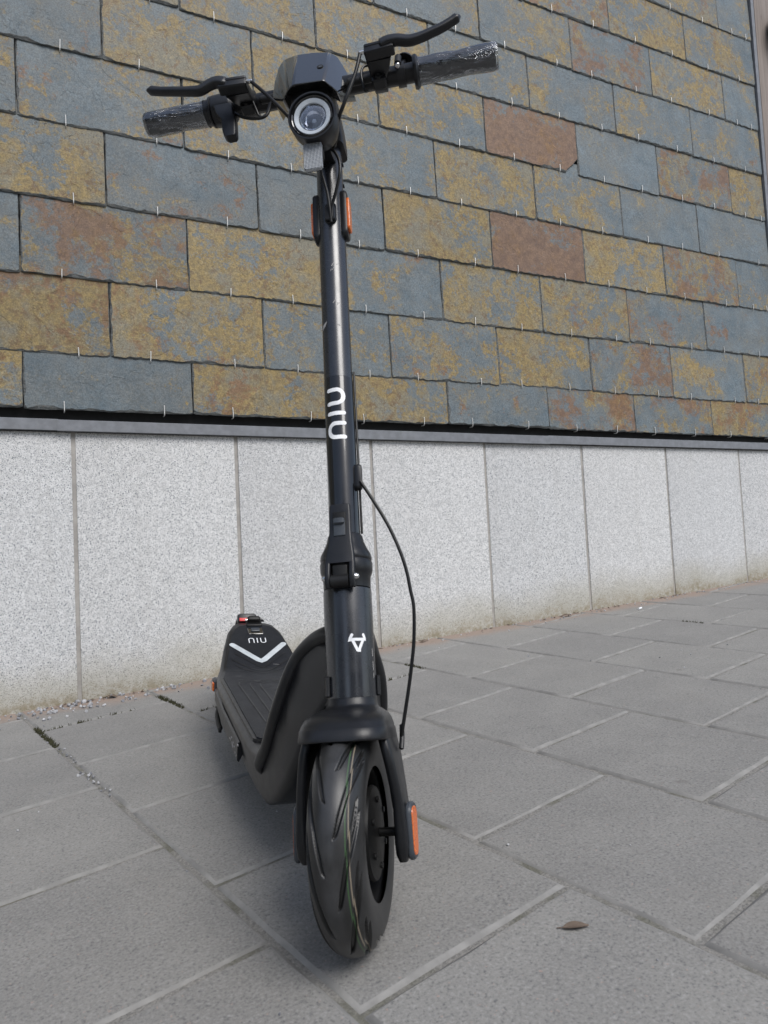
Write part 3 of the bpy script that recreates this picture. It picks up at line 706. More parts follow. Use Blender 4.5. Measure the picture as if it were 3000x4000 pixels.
# --- collar and folding latch ---------------------------------------------------
b = MBld(); b.lathe([(.029, .2845), (.0308, .2852), (.0312, .300), (.0335, .305), (.0345, .309), (.0347, .318), (.0338, .3205), (.0332, .3215), (.0338, .3225), (.0342, .3255), (.0330, .331), (.0285, .3395), (.0250, .3475), (.0232, .356), (.0215, .358)], 64)
col_ = part(b, 'collar', M['plastic'])
b = MBld()
Zs = [(.3945, .0125, .0242, .003), (.3925, .0138, .0240, .0038), (.385, .0142, .0245, .0040), (.356, .0146, .0262, .0042), (.340, .0160, .0292, .0045), (.326, .0182, .0325, .0050), (.3130, .0192, .0352, .0055)]
def lat(z, hw, xc, th): return [V((xc + x, y, z)) for x, y in rrect(th, hw, .0022, 3)]
b.loft([lat(*q) for q in Zs])
for sgn in (1, -1):
    b.loft([[V((xc + x, sgn * .0157 + y, z)) for x, y in rrect(th, .0036, .002, 3)] for (z, xc, th) in ((.3135, .0352, .0055), (.300, .0378, .0062), (.288, .0388, .0062), (.281, .0378, .0040))])
lt = part(b, 'folding_latch', M['plastic'])
b = MBld(); b.box((.0300, 0, .3655), (.0012, .0088, .0175), .0011); part(b, 'button_recess', M['dark'], parent=lt)
b = MBld(); b.box((.0318, 0, .3605), (.0014, .0078, .0110), .0012); b.box((.0338, 0, .3695), (.0030, .0072, .0042), .0016); part(b, 'button', M['greyplastic'], parent=lt)
b = MBld(); b.box((.0340, 0, .297), (.0055, .0100, .0145), .002); b.lathe([(.0001, -.0115), (.0085, -.0115), (.0085, .0115), (.0001, .0115)], 20, o=(.0375, 0, .2895), d=(0, 1, 0)); part(b, 'hinge_block', M['dark'], parent=lt)
for sgn in (1, -1):
    b = MBld(); b.lathe([(.0001, .006), (.0028, .0048), (.0042, .0022), (.0045, 0), (.0001, 0)], 16, o=(.0385, sgn * .0188, .294), d=(0, sgn, 0)); part(b, 'pin', M['steel'], parent=lt)

# --- stem --------------------------------------------------------------------------
b = MBld(); b.lathe([(.0203, .350), (.0203, .600), (.0206, 1.000), (.0200, 1.03)], 64); stem = part(b, 'stem', M['stemmat'])
b = MBld(); b.lathe([(.0203, .352), (.0207, .3525), (.0207, .5855), (.0203, .586)], 64); part(b, 'gloss_film', M['gloss'], parent=stem)
def arcpts(cx, cy, r, a0, a1, n=10): return [(cx + r * math.cos(a0 + (a1 - a0) * k / n), cy + r * math.sin(a0 + (a1 - a0) * k / n)) for k in range(n + 1)]
def niu(h, w_, gap, r):
    """letter strokes; a along the reading direction, b upwards"""
    n_ = [(0, 0), (0, h - r)] + arcpts(r, h - r, r, PI, PI / 2, 8)[1:] + arcpts(w_ - r, h - r, r, PI / 2, 0, 8) + [(w_, 0)]
    i_ = [(w_ + gap, 0), (w_ + gap, h)]
    x = w_ + 2 * gap; u_ = [(x, h), (x, r)] + arcpts(x + r, r, r, PI, 1.5 * PI, 8)[1:] + arcpts(x + w_ - r, r, r, 1.5 * PI, 2 * PI, 8) + [(x + w_, h)]
    return [n_, i_, u_], x + w_
Ls, TL = niu(.0215, .0205, .0152, .0095)
fn = oncyl(.0207, 0.0)
tx = [[(-.0112 + y_, .5640 - x_) for x_, y_ in q] for q in Ls]
b = MBld(); b.strokes([dens(q, 8 if len(q) < 4 else 3) for q in tx], .0058, fn, lift=.00035); part(b, 'lettering', M['white'], parent=stem, fixn=False)
rs = random.Random(4); b = MBld()
for (a_, z_, n_) in ((.004, .765, 5), (.0075, .705, 5), (.013, .668, 2)):
    for q in range(n_):
        p0 = (a_ + rs.uniform(-.006, .006), z_ + rs.uniform(-.006, .004)); p1 = (p0[0] + rs.uniform(-.004, .004), p0[1] + rs.uniform(-.005, .005))
        b.strokes([dens([p0, p1], 3)], rs.uniform(.0004, .0010), oncyl(.02045, 0.0), lift=.0003)
for q in range(4):
    b.strokes([dens([(-.021 + q * .001, .664 + q * .0022), (-.013 + q * .001, .6685 + q * .0018)], 4)], .0016, oncyl(.02045, 0.0), lift=.0003)
part(b, 'scuff', M['scuff'], parent=stem, fixn=False)
for sgn in (1, -1):                                        # side reflectors
    def sidep(a_, b_, c_): return V((a_, sgn * c_, .865 + b_))
    b = MBld(); b.prism(rrect(.0125, .0435, .011, 6), .0165, .0262, sidep, bev=.002); h_ = part(b, 'reflector_holder', M['plastic'], parent=stem)
    b = MBld(); b.prism(rrect(.0088, .0290, .005, 4), .0255, .0300, sidep, bev=.001); part(b, 'side_reflector', M['amber'], parent=stem)
b = MBld(); b.prism(rrect(.0090, .0178, .006, 5), .0185, .0225, lambda a_, b_, c_: V((c_, .0035 + a_, .8575 + b_)), bev=.001); b.prism(rrect(.0078, .0125, .004, 4), .022, .0280, lambda a_, b_, c_: V((c_, .0035 + a_, .8535 + b_)), bev=.0015)
part(b, 'cable_clip', M['plastic'], parent=stem)
b = MBld(); b.prism(rrect(.0060, .0185, .0055, 5), .0180, .0275, lambda a_, b_, c_: V((a_ + .004, c_, .4370 + b_)), bev=.002); part(b, 'cable_guide', M['plastic'], parent=stem)
b = MBld(); b.tube([(-.004, .0222, .60), (-.003, .0226, .47), (-.002, .0228, .43), (-.003, .0226, .36)], .0017, 8, sm=6); part(b, 'cable', M['cable'], parent=stem)
for z_ in (.965, .925):
    b = MBld(); b.lathe([(.0001, 0), (.0032, 0), (.0032, .0016), (.0001, .0022)], 12, o=(-.004, .0203, z_), d=(0, 1, 0)); part(b, 'bolt', M['dark'], parent=stem)
# brake cable from the guide to the fork
bp = [(.0266, .429), (.0454, .3946), (.0605, .364), (.0725, .332), (.080, .3035), (.0835, .2772), (.0862, .2534), (.0833, .2123), (.0783, .1829), (.0722, .1531), (.0625, .1110), (.0600, .100)]
b = MBld(); b.tube([(.010 - .010 * i / 11, y, z) for i, (y, z) in enumerate(bp)], .0023, 10, sm=6); part(b, 'brake_cable', M['cable'])

# --- neck and handlebar -----------------------------------------------------------
HX, HZ = .0636, 1.0470
b = MBld()
ns = [(-.002, .990, .0235, .0265), (.0, 1.000, .0245, .027), (.008, 1.020, .0250, .0260), (.026, 1.043, .0240, .0235), (.046, 1.052, .0210, .0215), (.066, 1.050, .0195, .0205), (.082, 1.047, .012, .0180)]
dirs = [(0, 1), (.15, 1), (.5, .8), (.85, .45), (1, .1), (1, 0), (1, 0)]
rings = []
for (xc, zc, hn, hy), (dx, dz) in zip(ns, dirs):
    t_ = V((dx, 0, dz)).normalized(); nrm = V((t_.z, 0, -t_.x)); rings.append([V((xc, 0, zc)) + nrm * a_ + V((0, c_, 0)) for a_, c_ in rrect(hn, hy, .008, 4)])
b.loft(rings); part(b, 'neck', M['plastic'])
b = MBld(); b.tube([(HX, -.235, HZ), (HX, .235, HZ)], .0140, 28); hbr = part(b, 'handlebar', M['satin'])
for (y0, y1) in ((-.085, -.052), (.052, .092)):
    b = MBld(); b.tube([(HX + .012, y0, HZ - .0085), (HX + .012, y1, HZ - .0085)], .0062, 12); part(b, 'cable_sleeve', M['dark'], parent=hbr)

def grip(y0, y1, flip):
    s_ = 1 if y1 > y0 else -1; L = abs(y1 - y0)
    b = MBld(); b.lathe([(.0001, 0), (.0155, 0), (.0172, .002), (.0168, .03), (.0165, L * .5), (.0172, L - .004), (.0155, L - .001), (.0001, L)], 32, o=(HX, y0, HZ), d=(0, s_, 0))
    g = part(b, 'grip', M['dark'])
    rg_ = random.Random(9 + flip); rings = []
    nseg = 26; na = 40
    for i in range(nseg + 1):
        t = i / nseg; rr = .0186 + .0004 * math.sin(t * 9 + flip) + (.0008 if t < .03 else 0)
        if t > .97: rr *= .94
        ring_ = []
        for k_ in range(na):
            a = 2 * PI * k_ / na
            q = noise.noise(V((math.cos(a) * 2.2, t * 5 + flip * 7, math.sin(a) * 2.2))) * .0011 + noise.noise(V((math.cos(a) * 6, t * 14 + flip * 3, math.sin(a) * 6))) * .0006
            ring_.append(V((HX + (rr + q) * math.cos(a), y0 + s_ * L * t * 1.02, HZ + (rr + q) * math.sin(a))))
        rings.append(ring_)
    c_ = rings[-1]; ce = V((HX, y0 + s_ * (L * 1.02 + .001), HZ))
    rings.append([ce + (q - ce) * .55 for q in c_])
    b = MBld(); b.loft(rings, cap=False); n_ = len(b.v); b.v.append(tuple(ce)); last = n_ - na
    for k_ in range(na): b.f.append([last + k_, last + (k_ + 1) % na, n_]); b.m.append(0)
    part(b, 'plastic_wrap', M['film'], parent=g, ang=60, label='clear crinkled plastic film around the grip')
    return g
grip(.157, .272, 0); grip(-.178, -.276, 1)
b = MBld(); b.lathe([(.015, 0), (.0225, 0), (.0235, .002), (.0235, .005), (.0205, .0075), (.0175, .009)], 32, o=(HX, .1500, HZ), d=(0, 1, 0)); part(b, 'grip_flange', M['plastic'])
# throttle on the other end
b = MBld(); b.lathe([(.0165, 0), (.0185, .0005), (.0190, .010), (.0222, .0115), (.0225, .0135), (.0205, .0150), (.0228, .0165), (.0232, .030), (.0215, .045), (.017, .050), (.0145, .0505)], 36, o=(HX, -.181, HZ), d=(0, 1, 0)); th_ = part(b, 'throttle', M['plastic'])
b = MBld(); b.loft([[V((HX + .004 + xo + x, yc + y, z)) for x, y in rrect(.0075, hy, .003, 3)] for (z, yc, hy, xo) in ((1.034, -.144, .0150, .012), (1.018, -.1400, .0142, .013), (1.006, -.1345, .0115, .013), (.985, -.1330, .0108, .012), (.9755, -.1320, .0095, .011), (.973, -.1310, .0070, .011))]); part(b, 'thumb_paddle', M['plastic'], parent=th_)

# --- brake levers ----------------------------------------------------------------
def lever(side):
    yb = .0985 if side > 0 else -.1060
    dzv = -.0075 if side > 0 else -.0185
    b = MBld()
    b.lathe([(.0142, -.010), (.0185, -.0095), (.0185, .0095), (.0142, .010)], 24, o=(HX, yb, HZ), d=(0, 1, 0))
    # arm from the clamp forward to the pivot block
    b.loft([[c0 + V((0, y, 0)) + nrm * x for x, y in rrect(hx, hy, .003, 3)] for (c0, nrm, hx, hy) in (
        (V((HX + .010, yb, HZ - .002)), V((-.1, 0, 1)), .0125, .0115), (V((HX + .028, yb + side * .003, HZ - .002 + dzv * .5)), V((.05, 0, 1)).normalized(), .0105, .0150), (V((HX + .046, yb + side * .005, HZ + dzv)), V((.1, 0, 1)).normalized(), .0085, .0185))])
    b.box((HX + .012, yb, HZ - .019), (.009, .0105, .006), .002)
    pk = part(b, 'brake_lever', M['plastic'])
    yc = yb + side * .008
    Rb = Matrix.Rotation(-side * .06, 3, 'Z'); dzv = -.0075 if side > 0 else -.0185
    b = MBld(); b.box((HX + .054, yc, HZ + dzv + .000), (.0085, .0215, .0085), .002, Rb); b.box((HX + .0605, yc, HZ + dzv + .0045), (.0030, .0210, .0030), .0012, Rb); part(b, 'pivot_block', M['plastic'], parent=pk)
    b = MBld(); b.lathe([(.0001, 0), (.0048, 0), (.0048, .0035), (.003, .0045), (.0001, .0035)], 14, o=(HX + .020, yb, HZ - .0185), d=(1, 0, -.1)); part(b, 'clamp_bolt', M['dark'], parent=pk)
    if side > 0: pts = [(.0580, .108, -.0050), (.0600, .120, -.0025), (.0605, .1345, -.0038), (.0610, .1495, -.0098), (.0612, .1650, -.0090), (.0614, .1820, -.0045), (.0614, .1966, .0003), (.0614, .2120, .0080), (.0614, .2220, .0140)]
    else: pts = [(.0580, -.122, -.0165), (.0600, -.1364, -.0126), (.0605, -.1479, -.0150), (.0610, -.1622, -.0226), (.0612, -.1760, -.0210), (.0614, -.1884, -.0185), (.0614, -.2060, -.0140), (.0614, -.2257, -.0090), (.0614, -.2440, -.0025)]
    p = catmull([V((HX + x, y, HZ + z)) for x, y, z in pts], 5); rings = []
    for i, q in enumerate(p):
        t_ = (p[min(i + 1, len(p) - 1)] - p[max(i - 1, 0)]).normalized(); up = V((-.25, 0, 1)); bi = t_.cross(up).normalized(); up = bi.cross(t_).normalized()
        f = i / (len(p) - 1); hh = .0088 - .0028 * min(1, f * 1.6) + (.0004 if f > .9 else 0); ht_ = .0070 - .0012 * f
        if i in (0, len(p) - 1): hh *= .7; ht_ *= .7
        rings.append([q + bi * a_ + up * c_ for a_, c_ in rrect(ht_, hh, .0042, 4)])
    e = p[-1] + (p[-1] - p[-2]).normalized() * .003; rings.append([e + (q - p[-1]) * .55 for q in rings[-1]])
    b = MBld(); b.loft(rings); part(b, 'blade', M['plastic'], parent=pk, ang=50)
    b = MBld(); b.tube([(HX + .054, yc - side * .021, HZ + dzv + .003), (HX + .054, yc - side * .029, HZ + dzv + .002)], .0030, 12); part(b, 'barrel_nut', M['steel'], parent=pk)
    return pk
lever(1); lever(-1)
# bell with its striker on the bar
b = MBld(); b.lathe([(.0001, .013), (.006, .0125), (.0115, .0095), (.0145, .004), (.015, 0), (.013, 0), (.0001, .001)], 28, o=(HX - .006, .137, HZ + .0275), d=(-.3, .25, 1)); bell = part(b, 'bell', M['plastic'])
b = MBld(); b.lathe([(.0142, -.006), (.0172, -.006), (.0172, .006), (.0142, .006)], 24, o=(HX, .131, HZ), d=(0, 1, 0)); b.tube([(HX + .004, .133, HZ + .012), (HX - .004, .136, HZ + .027)], .005, 10); part(b, 'bell_clamp', M['plastic'], parent=bell)
b = MBld(); b.tube([(HX + .0185, .1280, HZ + .0015), (HX + .014, .1290, HZ + .0185)], .0052, 14); part(b, 'striker', M['dark'], parent=bell)
b = MBld(); b.lathe([(.0001, .002), (.0034, .001), (.0038, 0)], 12, o=(HX + .0195, .1278, HZ - .0030), d=(.4, 0, -1)); part(b, 'screw', M['steel'], parent=bell)

# --- display cover ------------------------------------------------------------------
cv = dict(L0=(.085, -.0655, 1.0276), L0b=(.078, -.0635, 1.0683), TL=(.072, -.0590, 1.0984), TL2=(.079, -.0480, 1.1062), T1=(.088, -.0250, 1.1000), Tm=(.087, .0010, 1.0990), T2=(.085, .0275, 1.0950), TR=(.072, .0360, 1.0990), TRb=(.058, .0470, 1.0800), R0=(.058, .0545, 1.0560),
          R1=(.098, .0385, 1.0000), B1=(.1165, .0225, 1.0060), B2=(.1165, -.0235, 1.0090), B3=(.1115, -.0325, 1.0072), L1=(.101, -.0425, 1.0010))
keys = list(cv); vv = [V(cv[k_]) for k_ in keys]; ix = {k_: i for i, k_ in enumerate(keys)}
F_ = [('T1', 'B2', 'B1', 'T2', 'Tm'), ('T1', 'TL2', 'B3', 'B2'), ('TL2', 'TL', 'L0b', 'L1', 'B3'), ('L0b', 'L0', 'L1'), ('T2', 'B1', 'R1', 'TR'), ('TR', 'R1', 'R0', 'TRb')]
b = MBld(); ff = [[ix[q] for q in f] for f in F_]
rim = ['L0', 'L0b', 'TL', 'TL2', 'T1', 'Tm', 'T2', 'TR', 'TRb', 'R0', 'R1', 'B1', 'B2', 'B3', 'L1']
n0 = len(vv); back = []
for k_ in rim:
    q = V(cv[k_])
    if k_ in ('R1', 'B1', 'B2', 'B3', 'L1'): vv.append(q + V((-.030, 0, .010)))
    else: vv.append(V((min(q.x, .075) - .042, q.y * .97, q.z + .006)))
nr = len(rim)
for i in range(nr): ff.append([ix[rim[i]], ix[rim[(i + 1) % nr]], n0 + (i + 1) % nr, n0 + i])
ff.append([n0 + i for i in range(nr)])
b.add(vv, ff); cap = part(b, 'display_cover', M['piano'], ang=12)
md = cap.modifiers.new('bev', 'BEVEL'); md.width = .0028; md.segments = 3; md.limit_method = 'ANGLE'; md.angle_limit = math.radians(10)
for (y_, z_) in ((.0150, 1.0500), (-.0185, 1.0520)):
    x_ = .0853 + (1.1 - z_) * .339
    b = MBld(); b.lathe([(.0001, .0002), (.0048, .0003), (.0052, -.0010)], 20, o=(x_, y_, z_), d=(1, 0, .32)); part(b, 'screw_hole', M['dark'], parent=cap)
    b = MBld(); b.lathe([(.0010, .0004), (.0016, .0006), (.0026, .0006), (.0028, 0)], 14, o=(x_ + .0003, y_ + .0005, z_ - .0008), d=(1, 0, .32)); part(b, 'screw', M['greyplastic'], parent=cap)
b = MBld(); b.box((.070, -.004, 1.020), (.028, .028, .022), .004); part(b, 'display_base', M['dark'])

# --- headlight ---------------------------------------------------------------------
LD = V((math.cos(RAKE) , 0, -math.sin(RAKE))); LD = V((.975, -.02, -.22)).normalized()
LO = V((.118, .0042, .9440))                                  # middle of the lens
b = MBld(); b.lathe([(.0001, -.050), (.020, -.050), (.027, -.046), (.0315, -.034), (.0345, -.020), (.0352, .0015), (.0345, .0030), (.0325, .0030), (.0318, .0010), (.0318, -.006), (.0300, -.006), (.0295, -.012), (.0001, -.012)], 64, o=LO, d=LD)
hl = part(b, 'headlight', M['plastic'])
b = MBld(); b.lathe([(.0272, -.006), (.0312, -.006), (.0312, .0002), (.0300, .0010), (.0285, -.0002), (.0276, .0006), (.0272, -.001)], 64, o=LO, d=LD, closed=True, cap=False); part(b, 'bezel', M['piano'], parent=hl)
b = MBld(); b.lathe([(.0200, -.006), (.0272, -.005), (.0270, -.0006), (.0262, .0006), (.0206, -.0012), (.0200, -.003)], 64, o=LO, d=LD, closed=True, cap=False); part(b, 'light_ring', M['ring'], parent=hl)
b = MBld(); b.lathe([(.0200, -.0035), (.0190, -.0055), (.0160, -.0090), (.0110, -.0120), (.0060, -.0135), (.0001, -.0140)], 48, o=LO, d=LD, cap=False); part(b, 'reflector_bowl', M['chrome'], parent=hl)
b = MBld(); b.lathe([(.0001, -.0105), (.0028, -.0110), (.0040, -.0145)], 20, o=LO, d=LD, cap=False); part(b, 'lamp', M['ring'], parent=hl)
b = MBld(); b.lathe([(.0001, -.0012), (.0080, -.0015), (.0150, -.0022), (.0198, -.0034), (.0198, -.0046), (.0001, -.0032)], 48, o=LO, d=LD); part(b, 'lens', M['lens'], parent=hl)
b = MBld(); b.loft([[V((x, .002 + y, z)) for y in (-.012, .012) for z in zz] if False else [V((x, .002 - .012, z0)), V((x, .014, z0)), V((x, .014, z1)), V((x, -.010, z1))] for (x, z0, z1) in ((.012, .955, 1.012), (.040, .945, 1.000), (.072, .940, .985))]); part(b, 'lamp_bracket', M['plastic'], parent=hl)
# clear reflector below it
rc = V((.098, -.0012, .8925)); Rr_ = Matrix.Rotation(.10, 3, 'Y') @ Matrix.Rotation(-.02, 3, 'X')
b = MBld(); b.prism(rrect(.0138, .0215, .0045, 4), -.003, .003, lambda a_, b_, c_: rc + Rr_ @ V((c_, a_, b_)), bev=.0012); wr = part(b, 'front_reflector', M['prism'])
b = MBld(); b.prism(rrect(.0125, .0200, .004, 4), -.006, -.003, lambda a_, b_, c_: rc + Rr_ @ V((c_, a_, b_)), bev=.001); b.box((.085, .004, .917), (.012, .006, .012), .002); part(b, 'reflector_back', M['plastic'], parent=wr)

# --- cables at the bar --------------------------------------------------------------
def cab(pts, r=.0024, name='cable'):
    b = MBld(); b.tube(pts, r, 10, sm=6); part(b, name, M['cable'])
cab([(HX + .054, -.0860, HZ - .017), (.114, -.070, 1.012), (.112, -.056, .994), (.106, -.040, .974), (.088, -.022, .955), (.060, -.006, .945)], .0027, 'brake_cable')
cab([(HX + .054, .0785, HZ - .006), (.114, .0690, 1.010), (.108, .050, .968), (.094, .036, .950), (.062, .024, .945), (.045, .016, .955)], .0027, 'brake_cable')
cab([(.082, -.117, 1.056), (.084, -.102, 1.046), (.084, -.092, 1.018), (.082, -.0855, 1.001), (.080, -.076, 1.005), (.076, -.071, 1.030)], .0019)
cab([(.078, -.128, 1.022), (.082, -.112, 1.006), (.082, -.092, .9985), (.080, -.076, 1.003), (.076, -.068, 1.032)], .0024)
cab([(.078, .095, 1.058), (.081, .0785, 1.058), (.083, .0728, 1.043), (.082, .0748, 1.022), (.078, .0768, 1.014), (.066, .078, 1.026)], .0019)
cab([(.0250, .0050, .838), (.0300, .0048, .858), (.036, .0030, .884), (.046, -.0030, .918), (.050, -.0060, .945), (.045, -.004, .965)], .0023)
cab([(.0250, .0070, .842), (.0300, .0085, .862), (.037, .0170, .8825), (.043, .0250, .906), (.045, .0255, .928), (.046, .0185, .947), (.044, .006, .962), (.035, .004, .975)], .0024)

# --- body: neck box, deck, tail (does not turn) ----------------------------------------
def sec(top, bot, hw, hwb=None, r=.02, n=5):
    t, bo = V((top[0], 0, top[1])), V((bot[0], 0, bot[1])); c = (t + bo) / 2; d = (t - bo); h = d.length / 2; d.normalize(); hwb = hwb or hw
    return [c + d * z + V((0, y * (1 if z > 0 else hwb / hw), 0)) for y, z in rrect(hw, h, r, n)]
b = MBld()
ss = [((-.076, .330), (-.060, .275), .026, .022, .010), ((-.112, .334), (-.078, .248), .036, .034, .012), ((-.146, .311), (-.098, .212), .054, .048, .013), ((-.158, .272), (-.112, .175), .066, .058, .014), ((-.174, .216), (-.142, .132), .075, .066, .016), ((-.208, .168), (-.188, .094), .080, .072, .014), ((-.248, .147), (-.232, .074), .087, .078, .012), ((-.300, .1455), (-.295, .071), .095, .084, .014),
      ((-.45, .1445), (-.45, .071), .1005, .090, .012), ((-.60, .1445), (-.60, .072), .1045, .094, .012), ((-.74, .1445), (-.74, .074), .1085, .098, .012), ((-.81, .1450), (-.805, .080), .1040, .094, .013), ((-.86, .1550), (-.85, .102), .094, .084, .014), ((-.93, .1830), (-.915, .150), .0820, .072, .013), ((-1.00, .2110), (-.985, .186), .0670, .058, .010), ((-1.035, .2225), (-1.025, .203), .0520, .046, .008), ((-1.050, .2245), (-1.044, .210), .0380, .034, .006)]
b.loft([sec(t, q, hw, hb_, r) for (t, q, hw, hb_, r) in ss]); body = part(b, 'body', M['frame'], MI, ang=40)
# edge rails running from the head tube down both flanks
for sgn in (1, -1):
    b = MBld()
    rp = [(-.082, .016, .344), (-.098, .026, .339), (-.122, .037, .327), (-.146, .052, .302), (-.155, .065, .268), (-.174, .075, .219), (-.204, .0800, .170), (-.226, .0835, .146), (-.241, .0835, .129), (-.244, .0680, .112)]
    rr = [.0120, .0115, .0110, .0102, .0100, .0100, .0102, .0104, .0098, .0060]
    b.tube([(x, sgn * y, z) for x, y, z in rp], rr, 18, sm=6); part(b, 'rail', M['frame'], parent=body)
def deckz(x):
    t_ = max(0.0, -x - .805); return .1478 + (.40 * t_ * t_ / .06 if t_ < .03 else .40 * (t_ - .015))
def onmat(a_, b_, h): return V((a_, b_, deckz(a_) + .0025 + h))
# deck plate around the mat
def outline(sc_, xs):
    hw = [(-.295, .070), (-.31, .0815), (-.45, .0860), (-.60, .0900), (-.748, .0945), (-.83, .0820), (-.90, .0705), (-.96, .0590), (-.99, .0480), (-1.003, .0370), (-1.008, .0200)]
    X = [q[0] for q in hw]; H = [q[1] for q in hw]
    return [(x, float(np.interp(-x, [-q for q in X], H)) * sc_) for x in xs]
xs = [-.295, -.300, -.31, -.37, -.45, -.52, -.60, -.70, -.748, -.78, -.805, -.815, -.825, -.835, -.85, -.87, -.90, -.93, -.96, -.975, -.99, -.998, -1.003, -1.008]
def matmesh(sc_, z0, z1, xsh=0):
    o = outline(sc_, xs); m = MBld(); top = []; n = len(o)
    rows = [[V((x, y, deckz(x) + z1)) for y in (h, h * .5, 0, -h * .5, -h)] for x, h in o]
    v = [q for r_ in rows for q in r_]; f = []
    for i in range(n - 1):
        for k_ in range(4): f.append((i * 5 + k_, i * 5 + k_ + 1, (i + 1) * 5 + k_ + 1, (i + 1) * 5 + k_))
    b0 = len(v); rimi = [i * 5 for i in range(n)] + [(n - 1) * 5 + k_ for k_ in (1, 2, 3)] + [i * 5 + 4 for i in range(n - 1, -1, -1)] + [3, 2, 1]
    for i in rimi: q = v[i]; v.append(V((q.x, q.y * 1.006, q.z - (z1 - z0))))
    L = len(rimi)
    for i in range(L): f.append((rimi[i], rimi[(i + 1) % L], b0 + (i + 1) % L, b0 + i))
    m.add(v, f); return m
part(matmesh(1.07, -.006, .0012), 'deck_plate', M['frame'], MI, ang=25)
mat_ = part(matmesh(1.0, -.001, .0030), 'deck_mat', M['matrubber'], MI, ang=25)
on2 = lambda a_, b_, h: V((a_, b_, deckz(a_) + .0030 + h))
b = MBld(); b.strokes([dens([(-.921, -.061), (-.858, -.007)], 6) + [(-.8540, 0)] + list(reversed(dens([(-.921, .061), (-.858, .007)], 6)))], .0140, on2, lift=.0006); part(b, 'reflective_stripe', M['reflwhite'], parent=mat_, fixn=False)
Ld, TLd = niu(.0190, .0115, .0085, .0055)
b = MBld(); b.strokes([[(-.9270 - y_, .0 + (TLd / 2 - x_) * -1 ) for x_, y_ in q] for q in Ld], .0022, on2, lift=.0012); part(b, 'lettering', M['white'], parent=mat_, fixn=False)
b = MBld()
for (dx, wy) in ((.020, .058), (.045, .066), (.066, .060)):
    b.strokes([dens([(-.905 + dx, -wy), (-.850 + dx, -.005), (-.846 + dx, 0), (-.850 + dx, .005), (-.905 + dx, wy)], 5)], .0022, on2, lift=.0009)
for (x0_, x1_, yo, yi) in ((-.715, -.36, .070, .056), (-.705, -.38, .048, .038), (-.695, -.40, .028, .020)):
    for sgn in (1, -1):
        b.strokes([dens([(x0_, sgn * .004), (x0_ + .018, sgn * yo * .96), (x0_ + .04, sgn * yo), (x1_ - .03, sgn * yi), (x1_, sgn * yi * .5)], 5)], .0024, on2, lift=.0009)
part(b, 'tread_ridges', M['frame'], parent=mat_, fixn=False, kind='stuff')
b = MBld()
rs = random.Random(2)
for q in range(16):
    a_, c_ = rs.uniform(-.84, -.70), rs.choice((-1, 1)) * rs.uniform(.03, .08); L_ = rs.uniform(.008, .03)
    b.strokes([dens([(a_, c_), (a_ + L_ * rs.uniform(-.3, .3), c_ + L_ * rs.uniform(.4, 1) * -np.sign(c_))], 3)], .0005, on2, lift=.0011)
part(b, 'scuff', M['scuff'], parent=mat_, fixn=False)
# battery latch set into the tail end of the mat
Rt = Matrix.Rotation(math.atan(.375), 3, 'Y')
def tailp(x): return V((x, 0, deckz(x) + .0030))
b = MBld(); b.box(tailp(-.978) + V((0, 0, .0006)), (.0145, .0185, .0014), .0012, Rt); lt2 = part(b, 'latch_recess', M['piano'], parent=mat_)
b = MBld(); b.box(tailp(-.980) + V((0, 0, .0030)), (.0075, .0105, .0026), .0015, Rt); part(b, 'latch_tab', M['greyplastic'], parent=mat_)
b = MBld(); b.box(tailp(-1.015) + V((0, 0, .010)), (.007, .0165, .0085), .004, Rt); b.box(tailp(-1.010) + V((0, 0, .0015)), (.010, .0195, .003), .0015, Rt); part(b, 'folding_hook', M['dark'], MI)
b = MBld(); b.tube([tailp(-1.012) + V((0, -.021, .010)), tailp(-1.012) + V((0, -.0165, .010))], .0035, 12); part(b, 'hook_pin', M['steel'], MI)
# rear fender with a red label
b = MBld(); rings = []
for i in range(9):
    a = math.radians(82 + i * 12); rr_ = .119; c_ = V((-1.09, 0, RW * .88)); q = c_ + V((rr_ * math.cos(a), 0, rr_ * math.sin(a)))
    n_ = V((math.cos(a), 0, math.sin(a))); hw = .034 - .0008 * i
    rings.append([q + n_ * z + V((0, y - .0, 0)) for y, z in rrect(hw, .0025, .002, 3)])
b.loft(rings); fd = part(b, 'rear_fender', M['plastic'], MI)
b = MBld(); b.box((-1.080, -.010, .2310), (.012, .024, .0125), .004, Matrix.Rotation(-.5, 3, 'Y')); part(b, 'tail_light', M['plastic'], parent=fd)
b = MBld(); b.box((-1.0680, -.013, .2320), (.0012, .0170, .0045), .0006, Matrix.Rotation(-.5, 3, 'Y')); part(b, 'warning_label', M['red'], parent=fd)
